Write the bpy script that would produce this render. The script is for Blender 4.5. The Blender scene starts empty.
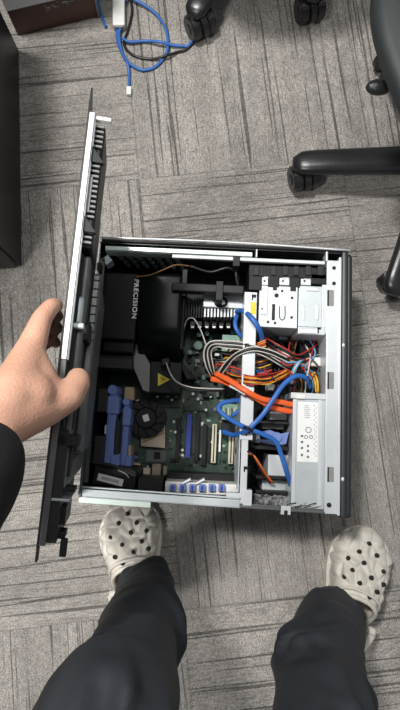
import bpy, bmesh, math, random
from mathutils import Vector, Matrix, noise
random.seed(7)
S = bpy.context.scene
COL = S.collection
PI = math.pi
R = math.radians

# ------------------------------------------------------------ camera
F = 513.0; CAMH = 1.18; TILT = R(8.5)
cd = bpy.data.cameras.new('camera'); cam = bpy.data.objects.new('camera', cd); COL.objects.link(cam)
cam.location = (0, 0, CAMH); cam.rotation_euler = (TILT, 0, 0)
cd.sensor_fit = 'VERTICAL'; cd.sensor_height = 36; cd.lens = 36 * F / 710; cd.clip_start = .02
S.camera = cam

# ------------------------------------------------------------ world, light, exposure
W = bpy.data.worlds.new('world'); S.world = W; W.use_nodes = True
W.node_tree.nodes['Background'].inputs[0].default_value = (.90, .95, 1.0, 1)
W.node_tree.nodes['Background'].inputs[1].default_value = .23
S.view_settings.view_transform = 'Standard'; S.view_settings.look = 'None'
S.view_settings.gamma = 1; S.view_settings.exposure = 0.0
def lamp(name, loc, tgt, sx, sy, power, col=(1, .98, .95)):
    l = bpy.data.lights.new(name, 'AREA'); l.shape = 'RECTANGLE'; l.size = sx; l.size_y = sy; l.energy = power; l.color = col
    o = bpy.data.objects.new(name, l); COL.objects.link(o); o.location = loc
    o.rotation_euler = (Vector(tgt) - Vector(loc)).to_track_quat('-Z', 'Y').to_euler()
lamp('ceiling_light', (-.75, 1.0, 2.7), (0, 0, 0), .28, .28, 72)
lamp('ceiling_light', (.5, .9, 2.8), (.1, 0, 0), 1.2, .5, 14)
lamp('ceiling_light', (-1.3, -.9, 2.7), (0, -.1, 0), .45, .45, 44)

# ------------------------------------------------------------ pixel -> world at a known height
def P(px, py, z=0.0):
    x = (px - 200) / F; y = -(py - 355) / F
    dy = y * math.cos(TILT) + math.sin(TILT); dz = y * math.sin(TILT) - math.cos(TILT)
    t = (CAMH - z) / -dz
    return Vector((x * t, dy * t, z))

# ------------------------------------------------------------ materials
def mat(name, c, rough=.5, metal=0., spec=.5, var=.06, vscale=60, bump=0., bscale=400, coat=0., sheen=0., alpha=1., trans=0.):
    m = bpy.data.materials.new(name); m.use_nodes = True; nt = m.node_tree; b = nt.nodes['Principled BSDF']
    tc = nt.nodes.new('ShaderNodeTexCoord')
    n = nt.nodes.new('ShaderNodeTexNoise'); n.inputs['Scale'].default_value = vscale; n.inputs['Detail'].default_value = 4
    nt.links.new(tc.outputs['Object'], n.inputs['Vector'])
    mx = nt.nodes.new('ShaderNodeMix'); mx.data_type = 'RGBA'
    mx.inputs[6].default_value = (*[max(0, v * (1 - var * 2)) for v in c], 1); mx.inputs[7].default_value = (*[min(1, v * (1 + var * 2)) for v in c], 1)
    nt.links.new(n.outputs[0], mx.inputs[0]); nt.links.new(mx.outputs[2], b.inputs['Base Color'])
    b.inputs['Roughness'].default_value = rough; b.inputs['Metallic'].default_value = metal
    b.inputs['Specular IOR Level'].default_value = spec; b.inputs['Coat Weight'].default_value = coat
    b.inputs['Sheen Weight'].default_value = sheen; b.inputs['Alpha'].default_value = alpha; b.inputs['Transmission Weight'].default_value = trans
    if bump:
        n2 = nt.nodes.new('ShaderNodeTexNoise'); n2.inputs['Scale'].default_value = bscale; n2.inputs['Detail'].default_value = 3
        nt.links.new(tc.outputs['Object'], n2.inputs['Vector'])
        bp = nt.nodes.new('ShaderNodeBump'); bp.inputs['Strength'].default_value = bump; bp.inputs['Distance'].default_value = .002
        nt.links.new(n2.outputs[0], bp.inputs['Height']); nt.links.new(bp.outputs[0], b.inputs['Normal'])
    return m
M = dict(
    steel=mat('galvanised_steel', (.50, .54, .56), .42, .45, var=.08, vscale=25, bump=.1),
    steel_white=mat('bright_steel', (.58, .61, .63), .4, .3, var=.05, vscale=20),
    steel_green=mat('greenish_steel', (.62, .72, .66), .35, .4, var=.05),
    steel_dark=mat('dull_steel', (.16, .165, .16), .45, .4, var=.2, vscale=30),
    strip=mat('folded_steel_edge', (.80, .82, .84), .38, .5, var=.04),
    grey_metal=mat('grey_metal', (.14, .145, .145), .38, .6, var=.15, vscale=15),
    black=mat('black_plastic', (.008, .0085, .009), .45, spec=.3, var=.2, bump=.15, bscale=900),
    black_paint=mat('black_painted_metal', (.010, .011, .012), .36, var=.2),
    duct=mat('black_air_duct_plastic', (.004, .0055, .0055), .34, spec=.25, var=.2, bump=.05),
    dark_grey=mat('dark_grey_plastic', (.022, .024, .025), .5, spec=.3, var=.15, bump=.1),
    bezel=mat('charcoal_bezel', (.020, .023, .026), .4, var=.1, bump=.1, bscale=1200),
    grey_pl=mat('grey_plastic', (.22, .22, .21), .5, var=.1),
    white_pl=mat('white_plastic', (.75, .75, .72), .45, var=.04),
    cream_pl=mat('cream_connector', (.60, .55, .42), .5, var=.08),
    tan=mat('tan_block', (.42, .32, .19), .5, var=.1),
    blue=mat('blue_cable_sheath', (.025, .13, .46), .42, var=.08),
    blue_net=mat('network_cable_blue', (.03, .13, .42), .45, var=.08),
    blue_pl=mat('blue_latch_plastic', (.15, .22, .50), .45, var=.1),
    blue_slot=mat('blue_slot_plastic', (.02, .05, .35), .5),
    orange=mat('orange_cable', (.85, .13, .03), .45, var=.08),
    red=mat('red_wire', (.45, .03, .02), .45), yellow=mat('yellow_wire', (.75, .42, .04), .45),
    orange_w=mat('orange_wire', (.75, .22, .03), .45),
    white_w=mat('white_wire', (.62, .60, .55), .45), black_w=mat('black_wire', (.012, .012, .012), .4),
    brown_w=mat('brown_wire', (.20, .10, .03), .5), sky=mat('pale_blue_wire', (.12, .35, .55), .45),
    pcb=mat('green_circuit_board', (.010, .040, .022), .38, var=.48, vscale=90, bump=.3, bscale=500),
    pcb_light=mat('pale_green_board', (.20, .36, .29), .4, var=.3, vscale=160),
    chip=mat('chip_black', (.009, .009, .010), .4, spec=.3), gold=mat('heatsink_bronze', (.34, .29, .22), .4, .5, var=.1),
    solder=mat('solder_dot', (.75, .78, .72), .35, .3),
    sticker=mat('paper_label', (.80, .81, .80), .55, var=.03), ink=mat('label_ink', (.10, .10, .11), .6), inkgrey=mat('label_pale_ink', (.45, .46, .47), .6),
    yellow_s=mat('warning_yellow', (.80, .62, .02), .45, var=.03),
    brown=mat('brown_skirting', (.085, .036, .026), .42, var=.3, vscale=8), white_paint=mat('white_paint', (.72, .74, .76), .5, var=.02),
    cabinet=mat('black_cabinet', (.010, .009, .009), .38, var=.3, vscale=6),
    chair=mat('chair_black_plastic', (.014, .014, .015), .3, var=.25, vscale=20, bump=.15, bscale=300),
    seat_rim=mat('seat_shell', (.018, .022, .023), .5, bump=.3, bscale=900), seat_fab=mat('seat_fabric', (.065, .075, .08), .85, bump=.5, bscale=1500, sheen=.2),
    skin=mat('skin', (.60, .335, .235), .5, var=.12, vscale=22, bump=.35, bscale=330),
    hair=mat('black_hair', (.01, .008, .007), .5),
    trousers=mat('trouser_cloth', (.021, .0245, .031), .62, spec=.45, var=.15, vscale=12, bump=.3, bscale=900),
    jacket=mat('jacket_cloth', (.006, .006, .008), .85, var=.2, bump=.4, bscale=700),
    clog=mat('cream_foam', (.60, .565, .50), .55, var=.07, vscale=30, bump=.15, bscale=300),
    hole=mat('vent_dark', (.012, .012, .011), .8),
)
mf = bpy.data.materials.new('plastic_film'); mf.use_nodes = True
_b = mf.node_tree.nodes['Principled BSDF']; _b.inputs['Base Color'].default_value = (.8, .82, .82, 1); _b.inputs['Alpha'].default_value = .3
_b.inputs['Roughness'].default_value = .12; M['film'] = mf

def carpet_material(origin, ang):
    m = bpy.data.materials.new('carpet_tiles'); m.use_nodes = True; nt = m.node_tree; N = nt.nodes; L = nt.links
    b = N['Principled BSDF']; b.inputs['Roughness'].default_value = .95; b.inputs['Specular IOR Level'].default_value = .1
    def math_(op, a, c=None, d=None):
        n = N.new('ShaderNodeMath'); n.operation = op
        for i, v in enumerate((a, c, d)):
            if v is None: continue
            if isinstance(v, (int, float)): n.inputs[i].default_value = v
            else: L.new(v, n.inputs[i])
        return n.outputs[0]
    tc = N.new('ShaderNodeTexCoord'); mp = N.new('ShaderNodeMapping'); mp.vector_type = 'TEXTURE'
    mp.inputs['Location'].default_value = (origin.x, origin.y, 0); mp.inputs['Rotation'].default_value = (0, 0, ang); mp.inputs['Scale'].default_value = (.5, .5, 1)
    L.new(tc.outputs['Object'], mp.inputs[0]); sp = N.new('ShaderNodeSeparateXYZ'); L.new(mp.outputs[0], sp.inputs[0])
    u, v = sp.outputs[0], sp.outputs[1]
    cu, rv = math_('FLOOR', u), math_('FLOOR', v)
    fu, fv = math_('FRACT', u), math_('FRACT', v)
    left = math_('LESS_THAN', cu, -.5)
    ph = math_('FLOORED_MODULO', math_('ADD', rv, left), 2)           # 1: stripes run across, 0: along
    ph = math_('GREATER_THAN', ph, .5)
    # row -1 (nearest) of the middle column runs across: phase of row -1 -> 1
    def mixf(f, a, c):
        n = N.new('ShaderNodeMix'); n.data_type = 'FLOAT'; L.new(f, n.inputs[0]); L.new(a, n.inputs[2]); L.new(c, n.inputs[3]); return n.outputs[0]
    across = mixf(ph, fu, fv); along = mixf(ph, fv, fu)
    seed = math_('ADD', math_('MULTIPLY', cu, 7.31), math_('MULTIPLY', rv, 3.77))
    def n2(x, y, sc, det=0, rough=.5):
        c = N.new('ShaderNodeCombineXYZ'); L.new(x, c.inputs[0]); L.new(y, c.inputs[1]); L.new(seed, c.inputs[2])
        n = N.new('ShaderNodeTexNoise'); n.inputs['Scale'].default_value = sc; n.inputs['Detail'].default_value = det; n.inputs['Roughness'].default_value = rough
        L.new(c.outputs[0], n.inputs['Vector']); return n.outputs[0]
    def rmp(x, a, c, lo, hi):
        n = N.new('ShaderNodeMapRange'); L.new(x, n.inputs[0])
        for i, q in zip((1, 2, 3, 4), (a, c, lo, hi)): n.inputs[i].default_value = q
        return n.outputs[0]
    al_s = math_('MULTIPLY', along, .012); al_m = math_('MULTIPLY', along, .035); al_f = math_('MULTIPLY', along, .25)
    lines = rmp(n2(across, al_s, 84, 1), .350, .39, .40, 1)                # thin dark lines
    lines2 = rmp(n2(across, al_m, 150, 1), .36, .42, .80, 1)
    bands = rmp(n2(across, al_m, 9, 2), .3, .7, .82, 1.16)                # broad bands
    fine = rmp(n2(across, al_f, 150, 0), .3, .7, .86, 1.12)
    heather = rmp(n2(across, along, 210, 2, .7), .32, .68, .45, 1.55)      # loops
    blotch = rmp(n2(across, along, 14, 3, .6), .3, .7, .88, 1.12)
    e = math_('MINIMUM', math_('MINIMUM', fu, math_('SUBTRACT', 1, fu)), math_('MINIMUM', fv, math_('SUBTRACT', 1, fv)))
    seam = rmp(e, 0, .006, .72, 1)
    t = math_('MULTIPLY', math_('MULTIPLY', math_('MULTIPLY', lines, lines2), bands), math_('MULTIPLY', fine, heather))
    t = math_('MULTIPLY', math_('MULTIPLY', t, seam), blotch)
    mx = N.new('ShaderNodeVectorMath'); mx.operation = 'SCALE'; mx.inputs[0].default_value = (.325, .304, .280); L.new(t, mx.inputs['Scale'])
    L.new(mx.outputs[0], b.inputs['Base Color'])
    bp = N.new('ShaderNodeBump'); bp.inputs['Strength'].default_value = .5; bp.inputs['Distance'].default_value = .002
    L.new(t, bp.inputs['Height']); L.new(bp.outputs[0], b.inputs['Normal'])
    return m

# ------------------------------------------------------------ helpers
def link(name, me, m, parent=None, smooth=False, autos=False):
    o = bpy.data.objects.new(name, me); COL.objects.link(o)
    for k in (m if isinstance(m, (list, tuple)) else [m]): me.materials.append(k)
    if smooth: me.polygons.foreach_set('use_smooth', [True] * len(me.polygons))
    if parent: o.parent = parent
    return o
def obj(name, bm, m, parent=None, smooth=False, wm=None):
    """bmesh in parent's local frame (wm None) or given in world (wm=True) -> object."""
    if wm and parent is not None:
        bm.transform(parent_world(parent).inverted())
    me = bpy.data.meshes.new(name); bm.to_mesh(me); bm.free()
    return link(name, me, m, parent, smooth)
def local_matrix(o):
    return Matrix.Translation(o.location) @ o.rotation_euler.to_matrix().to_4x4()
def parent_world(o):
    m = local_matrix(o)
    while o.parent: o = o.parent; m = local_matrix(o) @ m
    return m
def thing(name, label, cat, loc=(0, 0, 0), rz=0, group=None):
    o = bpy.data.objects.new(name, None); COL.objects.link(o); o.location = loc; o.rotation_euler = (0, 0, rz)
    o.empty_display_size = .05; o['label'] = label; o['category'] = cat
    if group: o['group'] = group
    return o
def tag(o, label, cat, group=None):
    o['label'] = label; o['category'] = cat
    if group: o['group'] = group
    return o
def box(bm, x0, x1, y0, y1, z0, z1, bev=0, mi=0, rz=0):
    r = bmesh.ops.create_cube(bm, size=1); vs = r['verts']
    c = Vector(((x0 + x1) / 2, (y0 + y1) / 2, (z0 + z1) / 2)); s = Vector((abs(x1 - x0), abs(y1 - y0), abs(z1 - z0)))
    bmesh.ops.transform(bm, matrix=Matrix.Translation(c) @ Matrix.Rotation(rz, 4, 'Z') @ Matrix.Diagonal((*s, 1)), verts=vs)
    fs = list({f for v in vs for f in v.link_faces})
    for f in fs: f.material_index = mi
    if bev:
        es = list({e for v in vs for e in v.link_edges})
        r = bmesh.ops.bevel(bm, geom=es, offset=min(bev, .45 * min(s)), segments=2, affect='EDGES', profile=.5)
        for f in r['faces']: f.material_index = mi
def cyl(bm, p, q, r, r2=None, seg=20, mi=0):
    p = Vector(p); q = Vector(q); d = q - p
    m = Matrix.Translation((p + q) / 2) @ d.to_track_quat('Z', 'Y').to_matrix().to_4x4()
    g = bmesh.ops.create_cone(bm, cap_ends=True, segments=seg, radius1=r, radius2=r if r2 is None else r2, depth=d.length, matrix=m)
    for v in g['verts']:
        for f in v.link_faces: f.material_index = mi
def sph(bm, c, r, seg=16, sc=(1, 1, 1)):
    bmesh.ops.create_uvsphere(bm, u_segments=seg, v_segments=seg // 2 + 2, radius=r, matrix=Matrix.Translation(c) @ Matrix.Diagonal((*sc, 1)))
def crom(pts, n=8):
    pts = [Vector(p) for p in pts]
    if len(pts) < 3: return pts
    q = [2 * pts[0] - pts[1]] + pts + [2 * pts[-1] - pts[-2]]; out = []
    for i in range(1, len(q) - 2):
        a, b, c, d = q[i - 1:i + 3]
        for k in range(n):
            t = k / n
            out.append(.5 * ((2 * b) + (c - a) * t + (2 * a - 5 * b + 4 * c - d) * t * t + (3 * b - a - 3 * c + d) * t ** 3))
    out.append(pts[-1]); return out
def tube(bm, pts, r, seg=8, n=8, flat=1., rs=None, mi=0):
    pts = crom(pts, n); rings = []
    up = Vector((0, 0, 1)); prev = None
    for i, p in enumerate(pts):
        t = (pts[min(i + 1, len(pts) - 1)] - pts[max(i - 1, 0)]).normalized()
        s = t.cross(up)
        if s.length < .05: s = prev if prev else Vector((1, 0, 0))
        s = s.normalized(); prev = s; nn = s.cross(t).normalized()
        rr = r if rs is None else rs[0] + (rs[1] - rs[0]) * i / (len(pts) - 1)
        rings.append([bm.verts.new(p + s * math.cos(2 * PI * k / seg) * rr + nn * math.sin(2 * PI * k / seg) * rr * flat) for k in range(seg)])
    for a, b in zip(rings, rings[1:]):
        for k in range(seg):
            f = bm.faces.new((a[k], a[(k + 1) % seg], b[(k + 1) % seg], b[k])); f.smooth = True; f.material_index = mi
    bm.faces.new(rings[0][::-1]); bm.faces.new(rings[-1])
def prism(bm, pts, z0, z1, mi=0):
    a = [bm.verts.new((p[0], p[1], z0)) for p in pts]; b = [bm.verts.new((p[0], p[1], z1)) for p in pts]
    fs = [bm.faces.new(a[::-1]), bm.faces.new(b)]
    for i in range(len(pts)):
        j = (i + 1) % len(pts); fs.append(bm.faces.new((a[i], a[j], b[j], b[i])))
    for f in fs: f.material_index = mi
    bmesh.ops.recalc_face_normals(bm, faces=fs)
def interp(x, xs, ys):
    if x <= xs[0]: return ys[0]
    for i in range(1, len(xs)):
        if x <= xs[i]:
            t = (x - xs[i - 1]) / (xs[i] - xs[i - 1]); t = t * t * (3 - 2 * t) if False else t
            return ys[i - 1] + (ys[i] - ys[i - 1]) * t
    return ys[-1]
def fused(name, chains, voxel, smooth=4, flat_ends=()):
    """one continuous surface out of tapered limbs: chains of (point, radius) -> mesh"""
    bm = bmesh.new()
    for ch in chains:
        for i in range(len(ch)):
            p, r = Vector(ch[i][0]), ch[i][1]
            bmesh.ops.create_icosphere(bm, subdivisions=3, radius=r, matrix=Matrix.Translation(p))
            if i:
                q, r0 = Vector(ch[i - 1][0]), ch[i - 1][1]
                if (p - q).length > 1e-4: cyl(bm, q, p, r0, r, 28)
    me = bpy.data.meshes.new(name + '_raw'); bm.to_mesh(me); bm.free()
    o = bpy.data.objects.new(name + '_raw', me); COL.objects.link(o)
    rm = o.modifiers.new('r', 'REMESH'); rm.mode = 'VOXEL'; rm.voxel_size = voxel
    sm = o.modifiers.new('s', 'SMOOTH'); sm.factor = .5; sm.iterations = smooth
    dg = bpy.context.evaluated_depsgraph_get(); out = bpy.data.meshes.new_from_object(o.evaluated_get(dg))
    bpy.data.objects.remove(o); bpy.data.meshes.remove(me); out.name = name
    out.materials.clear()
    return out
def text_bm(txt, size, depth=.0002):
    c = bpy.data.curves.new('t', 'FONT'); c.body = txt; c.size = size; c.extrude = depth; c.align_x = 'CENTER'; c.align_y = 'CENTER'
    c.offset = size * .015; c.space_character = 1.15
    o = bpy.data.objects.new('t', c); COL.objects.link(o)
    dg = bpy.context.evaluated_depsgraph_get(); me = bpy.data.meshes.new_from_object(o.evaluated_get(dg))
    bm = bmesh.new(); bm.from_mesh(me); bpy.data.objects.remove(o); bpy.data.curves.remove(c); bpy.data.meshes.remove(me)
    return bm

# ============================================================ SETTING
TO = P(182, 610, 0)
bm = bmesh.new(); bmesh.ops.create_grid(bm, x_segments=2, y_segments=2, size=3.2)
fl = obj('floor', bm, carpet_material(TO, R(6.3))); fl['kind'] = 'structure'

# brown skirting with white wall above, top left
a0, a1 = P(18, 36, 0), P(98, 17, 0); ad = (a1 - a0); aa = math.atan2(ad.y, ad.x)
t = thing('storage_unit', 'white storage unit on a scuffed brown plinth in the top left corner', 'cabinet', (a0.x, a0.y, 0), aa)
bm = bmesh.new(); box(bm, 0, ad.length, 0, .30, 0, .080, .002)
pl = obj('plinth', bm, M['brown'], t); pl['label'] = 'brown plinth with pale scuff marks'
bm = bmesh.new(); box(bm, 0, ad.length - .012, -.004, .30, .080, .42, .003); obj('body', bm, M['white_paint'], t)
bm = bmesh.new(); box(bm, ad.length + .0002, ad.length + .006, -.004, .30, 0, .080, .001); obj('end_strip', bm, M['grey_pl'], t)
bm = bmesh.new()
for k in range(26):
    x = .085 + .085 * random.random(); z = .052 + .016 * random.random() + (x - .08) * .12
    box(bm, x, x + .002 + .008 * random.random(), -.0006, .0, z, z + .0012, 0, rz=0)
obj('scuff_mark', bm, M['inkgrey'], pl)

# black pedestal left
c0 = P(22, 266, 0); c1 = P(19, 50, 0); ca = math.atan2((c1 - c0).y, (c1 - c0).x)
t = thing('pedestal_cabinet', 'glossy black cabinet standing on the carpet at the left edge', 'cabinet', (c0.x, c0.y, 0), ca)
Lc = (c1 - c0).length
bm = bmesh.new(); box(bm, 0, Lc, 0, .40, .0, .60, .003); obj('body', bm, M['cabinet'], t)
bm = bmesh.new(); box(bm, -.012, -.0002, 0.004, .396, .02, .60, .003); obj('drawer_front', bm, M['cabinet'], t)
bm = bmesh.new(); box(bm, -.012, Lc + .004, -.004, .405, .60, .62, .003); obj('top', bm, M['cabinet'], t)

# ============================================================ CHAIRS
def caster(root, at, ang, nm='caster'):
    """twin wheel caster under a leg tip; sub-parts wheels"""
    d = Vector((math.cos(ang), math.sin(ang), 0)); s = Vector((-d.y, d.x, 0)); a = Vector((at.x, at.y, 0))
    wc = a + d * .012 + Vector((0, 0, .031))
    bm = bmesh.new()
    cyl(bm, a + Vector((0, 0, .045)), a + Vector((0, 0, .075)), .010)
    # curved hood
    n = 10; hv = []
    for sd in (-1, 1):
        row = []
        for k in range(n + 1):
            th = PI * (-.05 + .95 * k / n); row.append((wc + d * (math.cos(th) * .036) + Vector((0, 0, math.sin(th) * .036)) + s * (sd * .007), wc + s * sd * .007))
        hv.append(row)
    A = [bm.verts.new(p) for p, _ in hv[0]]; B = [bm.verts.new(p) for p, _ in hv[1]]
    for k in range(n): bm.faces.new((A[k], A[k + 1], B[k + 1], B[k]))
    ca_, cb_ = bm.verts.new(hv[0][0][1]), bm.verts.new(hv[1][0][1])
    for k in range(n): bm.faces.new((A[k], ca_, A[k + 1])); bm.faces.new((B[k + 1], cb_, B[k]))
    h = obj(nm, bm, M['chair'], root, wm=True)
    for sd in (-1, 1):
        bm = bmesh.new(); c = wc + s * sd * .021
        cyl(bm, c - s * .012, c + s * .012, .0308, seg=28)
        es = [e for e in bm.edges if len(e.link_faces) == 2 and abs(e.calc_face_angle()) > 1]
        bmesh.ops.bevel(bm, geom=es, offset=.004, segments=3, affect='EDGES')
        cyl(bm, c + s * sd * .0115, c + s * sd * .0145, .014, .011, seg=20)
        obj('wheel', bm, M['chair'], h, wm=True)
def chair(center, a0, Rr, label, cz=.105, castdir=None):
    t = thing('office_chair', label, 'chair', (center.x, center.y, 0), 0, 'office chairs')
    bm = bmesh.new(); cyl(bm, (0, 0, .07), (0, 0, .125), .045, .036, 28); obj('hub', bm, M['chair'], t)
    bm = bmesh.new(); cyl(bm, (0, 0, .11), (0, 0, .27), .026, .026, 24); cyl(bm, (0, 0, .26), (0, 0, .40), .015, .015, 20); obj('gas_lift', bm, M['black_paint'], t)
    for k in range(5):
        a = a0 + k * 2 * PI / 5; d = Vector((math.cos(a), math.sin(a), 0)); s = Vector((-d.y, d.x, 0))
        bm = bmesh.new(); rings = []; n = 16
        for i in range(n + 1):
            u = i / n; x = .02 + u * (Rr - .02)
            w = interp(u, (0, .15, .8, .93, 1), (.034, .032, .029, .028, .014)); zt = interp(u, (0, .3, .8, .93, 1), (.122, .112, .094, .088, .078)); zb = interp(u, (0, .8, .93, 1), (.08, .062, .058, .062))
            ring = []
            for j in range(14):
                th = 2 * PI * j / 14; cx = math.copysign(abs(math.cos(th)) ** .7, math.cos(th)); sz = math.copysign(abs(math.sin(th)) ** .8, math.sin(th))
                ring.append(bm.verts.new(d * x + s * w * cx + Vector((0, 0, (zt + zb) / 2 + (zt - zb) / 2 * sz))))
            rings.append(ring)
        for p, q in zip(rings, rings[1:]):
            for j in range(14): bm.faces.new((p[j], p[(j + 1) % 14], q[(j + 1) % 14], q[j]))
        bm.faces.new(rings[0][::-1]); bm.faces.new(rings[-1])
        bmesh.ops.recalc_face_normals(bm, faces=bm.faces)
        lg = obj('leg', bm, M['chair'], t, smooth=True)
        tip = center + d * (Rr - .030)
        ca = (castdir[k] if castdir else a + 1.9 + k)
        caster(lg, tip, ca)
    # seat: shell, cushion
    for nm, z0, z1, r, mm in (('seat_shell', .40, .455, .262, 'seat_rim'), ('seat_cushion', .455, .495, .225, 'seat_fab')):
        bm = bmesh.new(); prof = [(r * .80, z0), (r * .96, z0 + .008), (r, (z0 + z1) / 2), (r * .985, z1 - .008), (r * .93, z1), (r * .4, z1 + .002)]
        rings = []
        for (rr, z) in prof:
            ring = []
            for j in range(64):
                th = 2 * PI * j / 64; e = (abs(math.cos(th)) ** 2.6 + abs(math.sin(th)) ** 2.6) ** (-1 / 2.6)
                ring.append(bm.verts.new((.014 + rr * e * math.cos(th + .3), .026 + rr * e * math.sin(th + .3), z)))
            rings.append(ring)
        for p, q in zip(rings, rings[1:]):
            for j in range(64): bm.faces.new((p[j], p[(j + 1) % 64], q[(j + 1) % 64], q[j]))
        bm.faces.new(rings[0][::-1]); bm.faces.new(rings[-1]); obj(nm, bm, M[mm], t, smooth=True)
    # backrest on the far side
    bd = Vector((math.cos(.75), math.sin(.75), 0)); bs = Vector((-bd.y, bd.x, 0))
    bm = bmesh.new(); tube(bm, [(0, 0, .395), bd * .2 + Vector((0, 0, .385)), bd * .30 + Vector((0, 0, .45)), bd * .31 + Vector((0, 0, .75))], .018); obj('back_support', bm, M['chair'], t)
    bm = bmesh.new(); rings = []
    for i in range(9):
        z = .58 + .45 * i / 8; w = .20 + .02 * math.sin(PI * i / 8); ring = []
        for j in range(20):
            th = 2 * PI * j / 20
            ring.append(bm.verts.new(bd * (.30 + .022 * math.sin(th) - .0 * i) + bs * w * math.copysign(abs(math.cos(th)) ** .6, math.cos(th)) + Vector((0, 0, z))))
        rings.append(ring)
    for p, q in zip(rings, rings[1:]):
        for j in range(20): bm.faces.new((p[j], p[(j + 1) % 20], q[(j + 1) % 20], q[j]))
    bm.faces.new(rings[0][::-1]); bm.faces.new(rings[-1]); bmesh.ops.recalc_face_normals(bm, faces=bm.faces); obj('backrest', bm, M['seat_fab'], t, smooth=True)
    return t
def pentagon(t1, t2):
    """centre and radius of a five star base from two neighbouring tips (centre to the left of t1->t2 ... chosen by sign)"""
    mid = (t1 + t2) / 2; ch = (t2 - t1).length; Rr = ch / (2 * math.sin(PI / 5)); h = Rr * math.cos(PI / 5)
    n = Vector((-(t2 - t1).y, (t2 - t1).x, 0)).normalized()
    return mid, Rr, h, n
t1, t2 = P(294, 160, .085), P(395, 293, .085); t1.z = t2.z = 0
mid, Rr, h, n = pentagon(t1, t2); cB = mid + n * h
aB = math.atan2((t1 - cB).y, (t1 - cB).x)
chB = chair(cB, aB, Rr, 'black office chair at the right edge, round seat above its star base', castdir=[R(285), R(30), R(10), R(60), R(20)])
d = (P(386, 73, .42)); bm = bmesh.new()
dd = Vector((d.x, d.y, .0)) - Vector((cB.x, cB.y, 0)); dn = dd.normalized()
tube(bm, [dn * .05 + Vector((0, 0, .39)), dn * (dd.length - .05) + Vector((0, 0, .39)), dn * (dd.length + .004) + Vector((0, 0, .385))], .006)
sph(bm, dn * dd.length + Vector((0, 0, .385)), .017, sc=(1.3, .8, .7)); obj('height_lever', bm, M['chair'], chB)
t1, t2 = P(192, 12, .085), P(322, -6, .085); t1.z = t2.z = 0
mid, RrA, h, n = pentagon(t1, t2); cA = mid + n * h
aA = math.atan2((t1 - cA).y, (t1 - cA).x)
chA = chair(cA, aA, RrA, 'black office chair at the top, only two castered legs of it showing', castdir=[R(-60), R(-75), R(10), R(60), R(120)])

# ============================================================ CABLES ON THE FLOOR
def ptube(name, m, pts, r, parent=None, seg=8, n=8, flat=1.):
    bm = bmesh.new(); tube(bm, [P(*p) for p in pts], r, seg, n, flat)
    return obj(name, bm, m, parent, wm=True)
t = thing('network_cable', 'looped blue network cable with clear plug on the carpet at the top', 'cable', P(128, 50, 0))
ptube('cord', M['blue_net'], [(121, 26, .012), (119, 36, .01), (122, 52, .006), (126, 60, .006), (133, 66, .005), (143, 70, .005), (155, 67, .005), (165, 56, .005), (168, 45, .006), (166, 30, .006), (158, 16, .007), (146, 6, .010), (135, 0, .014), (128, -4, .014), (122, 8, .013), (119, 22, .010), (117, 36, .006), (120, 48, .005), (127, 62, .0125), (129, 74, .006), (129, 88, .005)], .0038, t)
bm = bmesh.new(); q = P(129, 91, .006); box(bm, q.x - .006, q.x + .006, q.y - .012, q.y + .010, .001, .011, .001); pg = obj('plug', bm, M['white_pl'], t, wm=True); pg['label'] = 'clear pale plug'
t2_ = ptube('network_cable', M['blue_net'], [(122, 38, .014), (130, 42, .009), (145, 41, .007), (160, 42, .014), (172, 45, .008), (184, 46, .006), (190, 44, .006), (205, 20, .006), (208, -6, .006)], .0036)
tag(t2_, 'blue cable running flat from the white adapter to the chair caster', 'cable')
t2_ = ptube('network_cable', M['blue_net'], [(98, -8, .0045), (99, 6, .0045), (103, 20, .0045), (106, 27, .0045)], .0034)
tag(t2_, 'short blue cable end beside the brown plinth', 'cable')
t2_ = ptube('power_cord', M['black_w'], [(128, -10, .004), (132, 10, .004), (128, 30, .004), (124, 44, .004), (133, 55, .004), (150, 59, .004), (165, 56, .0125), (178, 52, .004), (188, 48, .004), (200, 30, .004), (206, -12, .004)], .0032)
tag(t2_, 'thin black power cord curving under the blue cables', 'cable')
a, b_ = P(119, -6, .02), P(118, 25, .02)
t = thing('network_adapter', 'white slim adapter lying where the blue cables meet', 'adapter', ((a.x + b_.x) / 2, (a.y + b_.y) / 2, 0), .03)
L2 = (a - b_).length / 2
bm = bmesh.new(); box(bm, -.0155, .0155, -L2, L2, .0, .021, .003); obj('housing', bm, M['white_pl'], t)
bm = bmesh.new(); box(bm, -.011, .011, -L2 - .004, -L2 + .0005, .003, .018, .001); obj('port', bm, M['grey_pl'], t)

# ============================================================ COMPUTER
CA = R(-2.7); Hc = .20
C0 = P(217, 383, Hc); C0.z = 0
PC = thing('desktop_computer', 'opened black tower computer lying on its side with its insides showing', 'computer', C0, CA)
CI = (Matrix.Translation(C0) @ Matrix.Rotation(CA, 4, 'Z')).inverted()
def L(px, py, z): return CI @ P(px, py, z)
XL, XR = L(88, 383, .2).x, L(341, 383, .2).x; YB, YF = L(217, 506.5, .2).y, L(217, 246, .2).y; NR = R(-1.3)
Wt = .0015
def part(name, bm, m, parent=PC, smooth=False): 
    if parent is not PC:   # parents inside the PC sit at the PC origin unless moved
        pass
    return obj(name, bm, m, parent, smooth)
def rect(px0, py0, px1, py1, z):
    """pixel rectangle seen at height z -> local x0,x1,y0,y1"""
    xm, ym = (px0 + px1) / 2, (py0 + py1) / 2
    return L(px0, ym, z).x, L(px1, ym, z).x, L(xm, py1, z).y, L(xm, py0, z).y
def B(bm, px0, py0, px1, py1, z0, z1, bev=.0008, mi=0, rz=0):
    x0, x1, y0, y1 = rect(px0, py0, px1, py1, z1); box(bm, x0, x1, y0, y1, z0, z1, bev, mi, rz)
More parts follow.
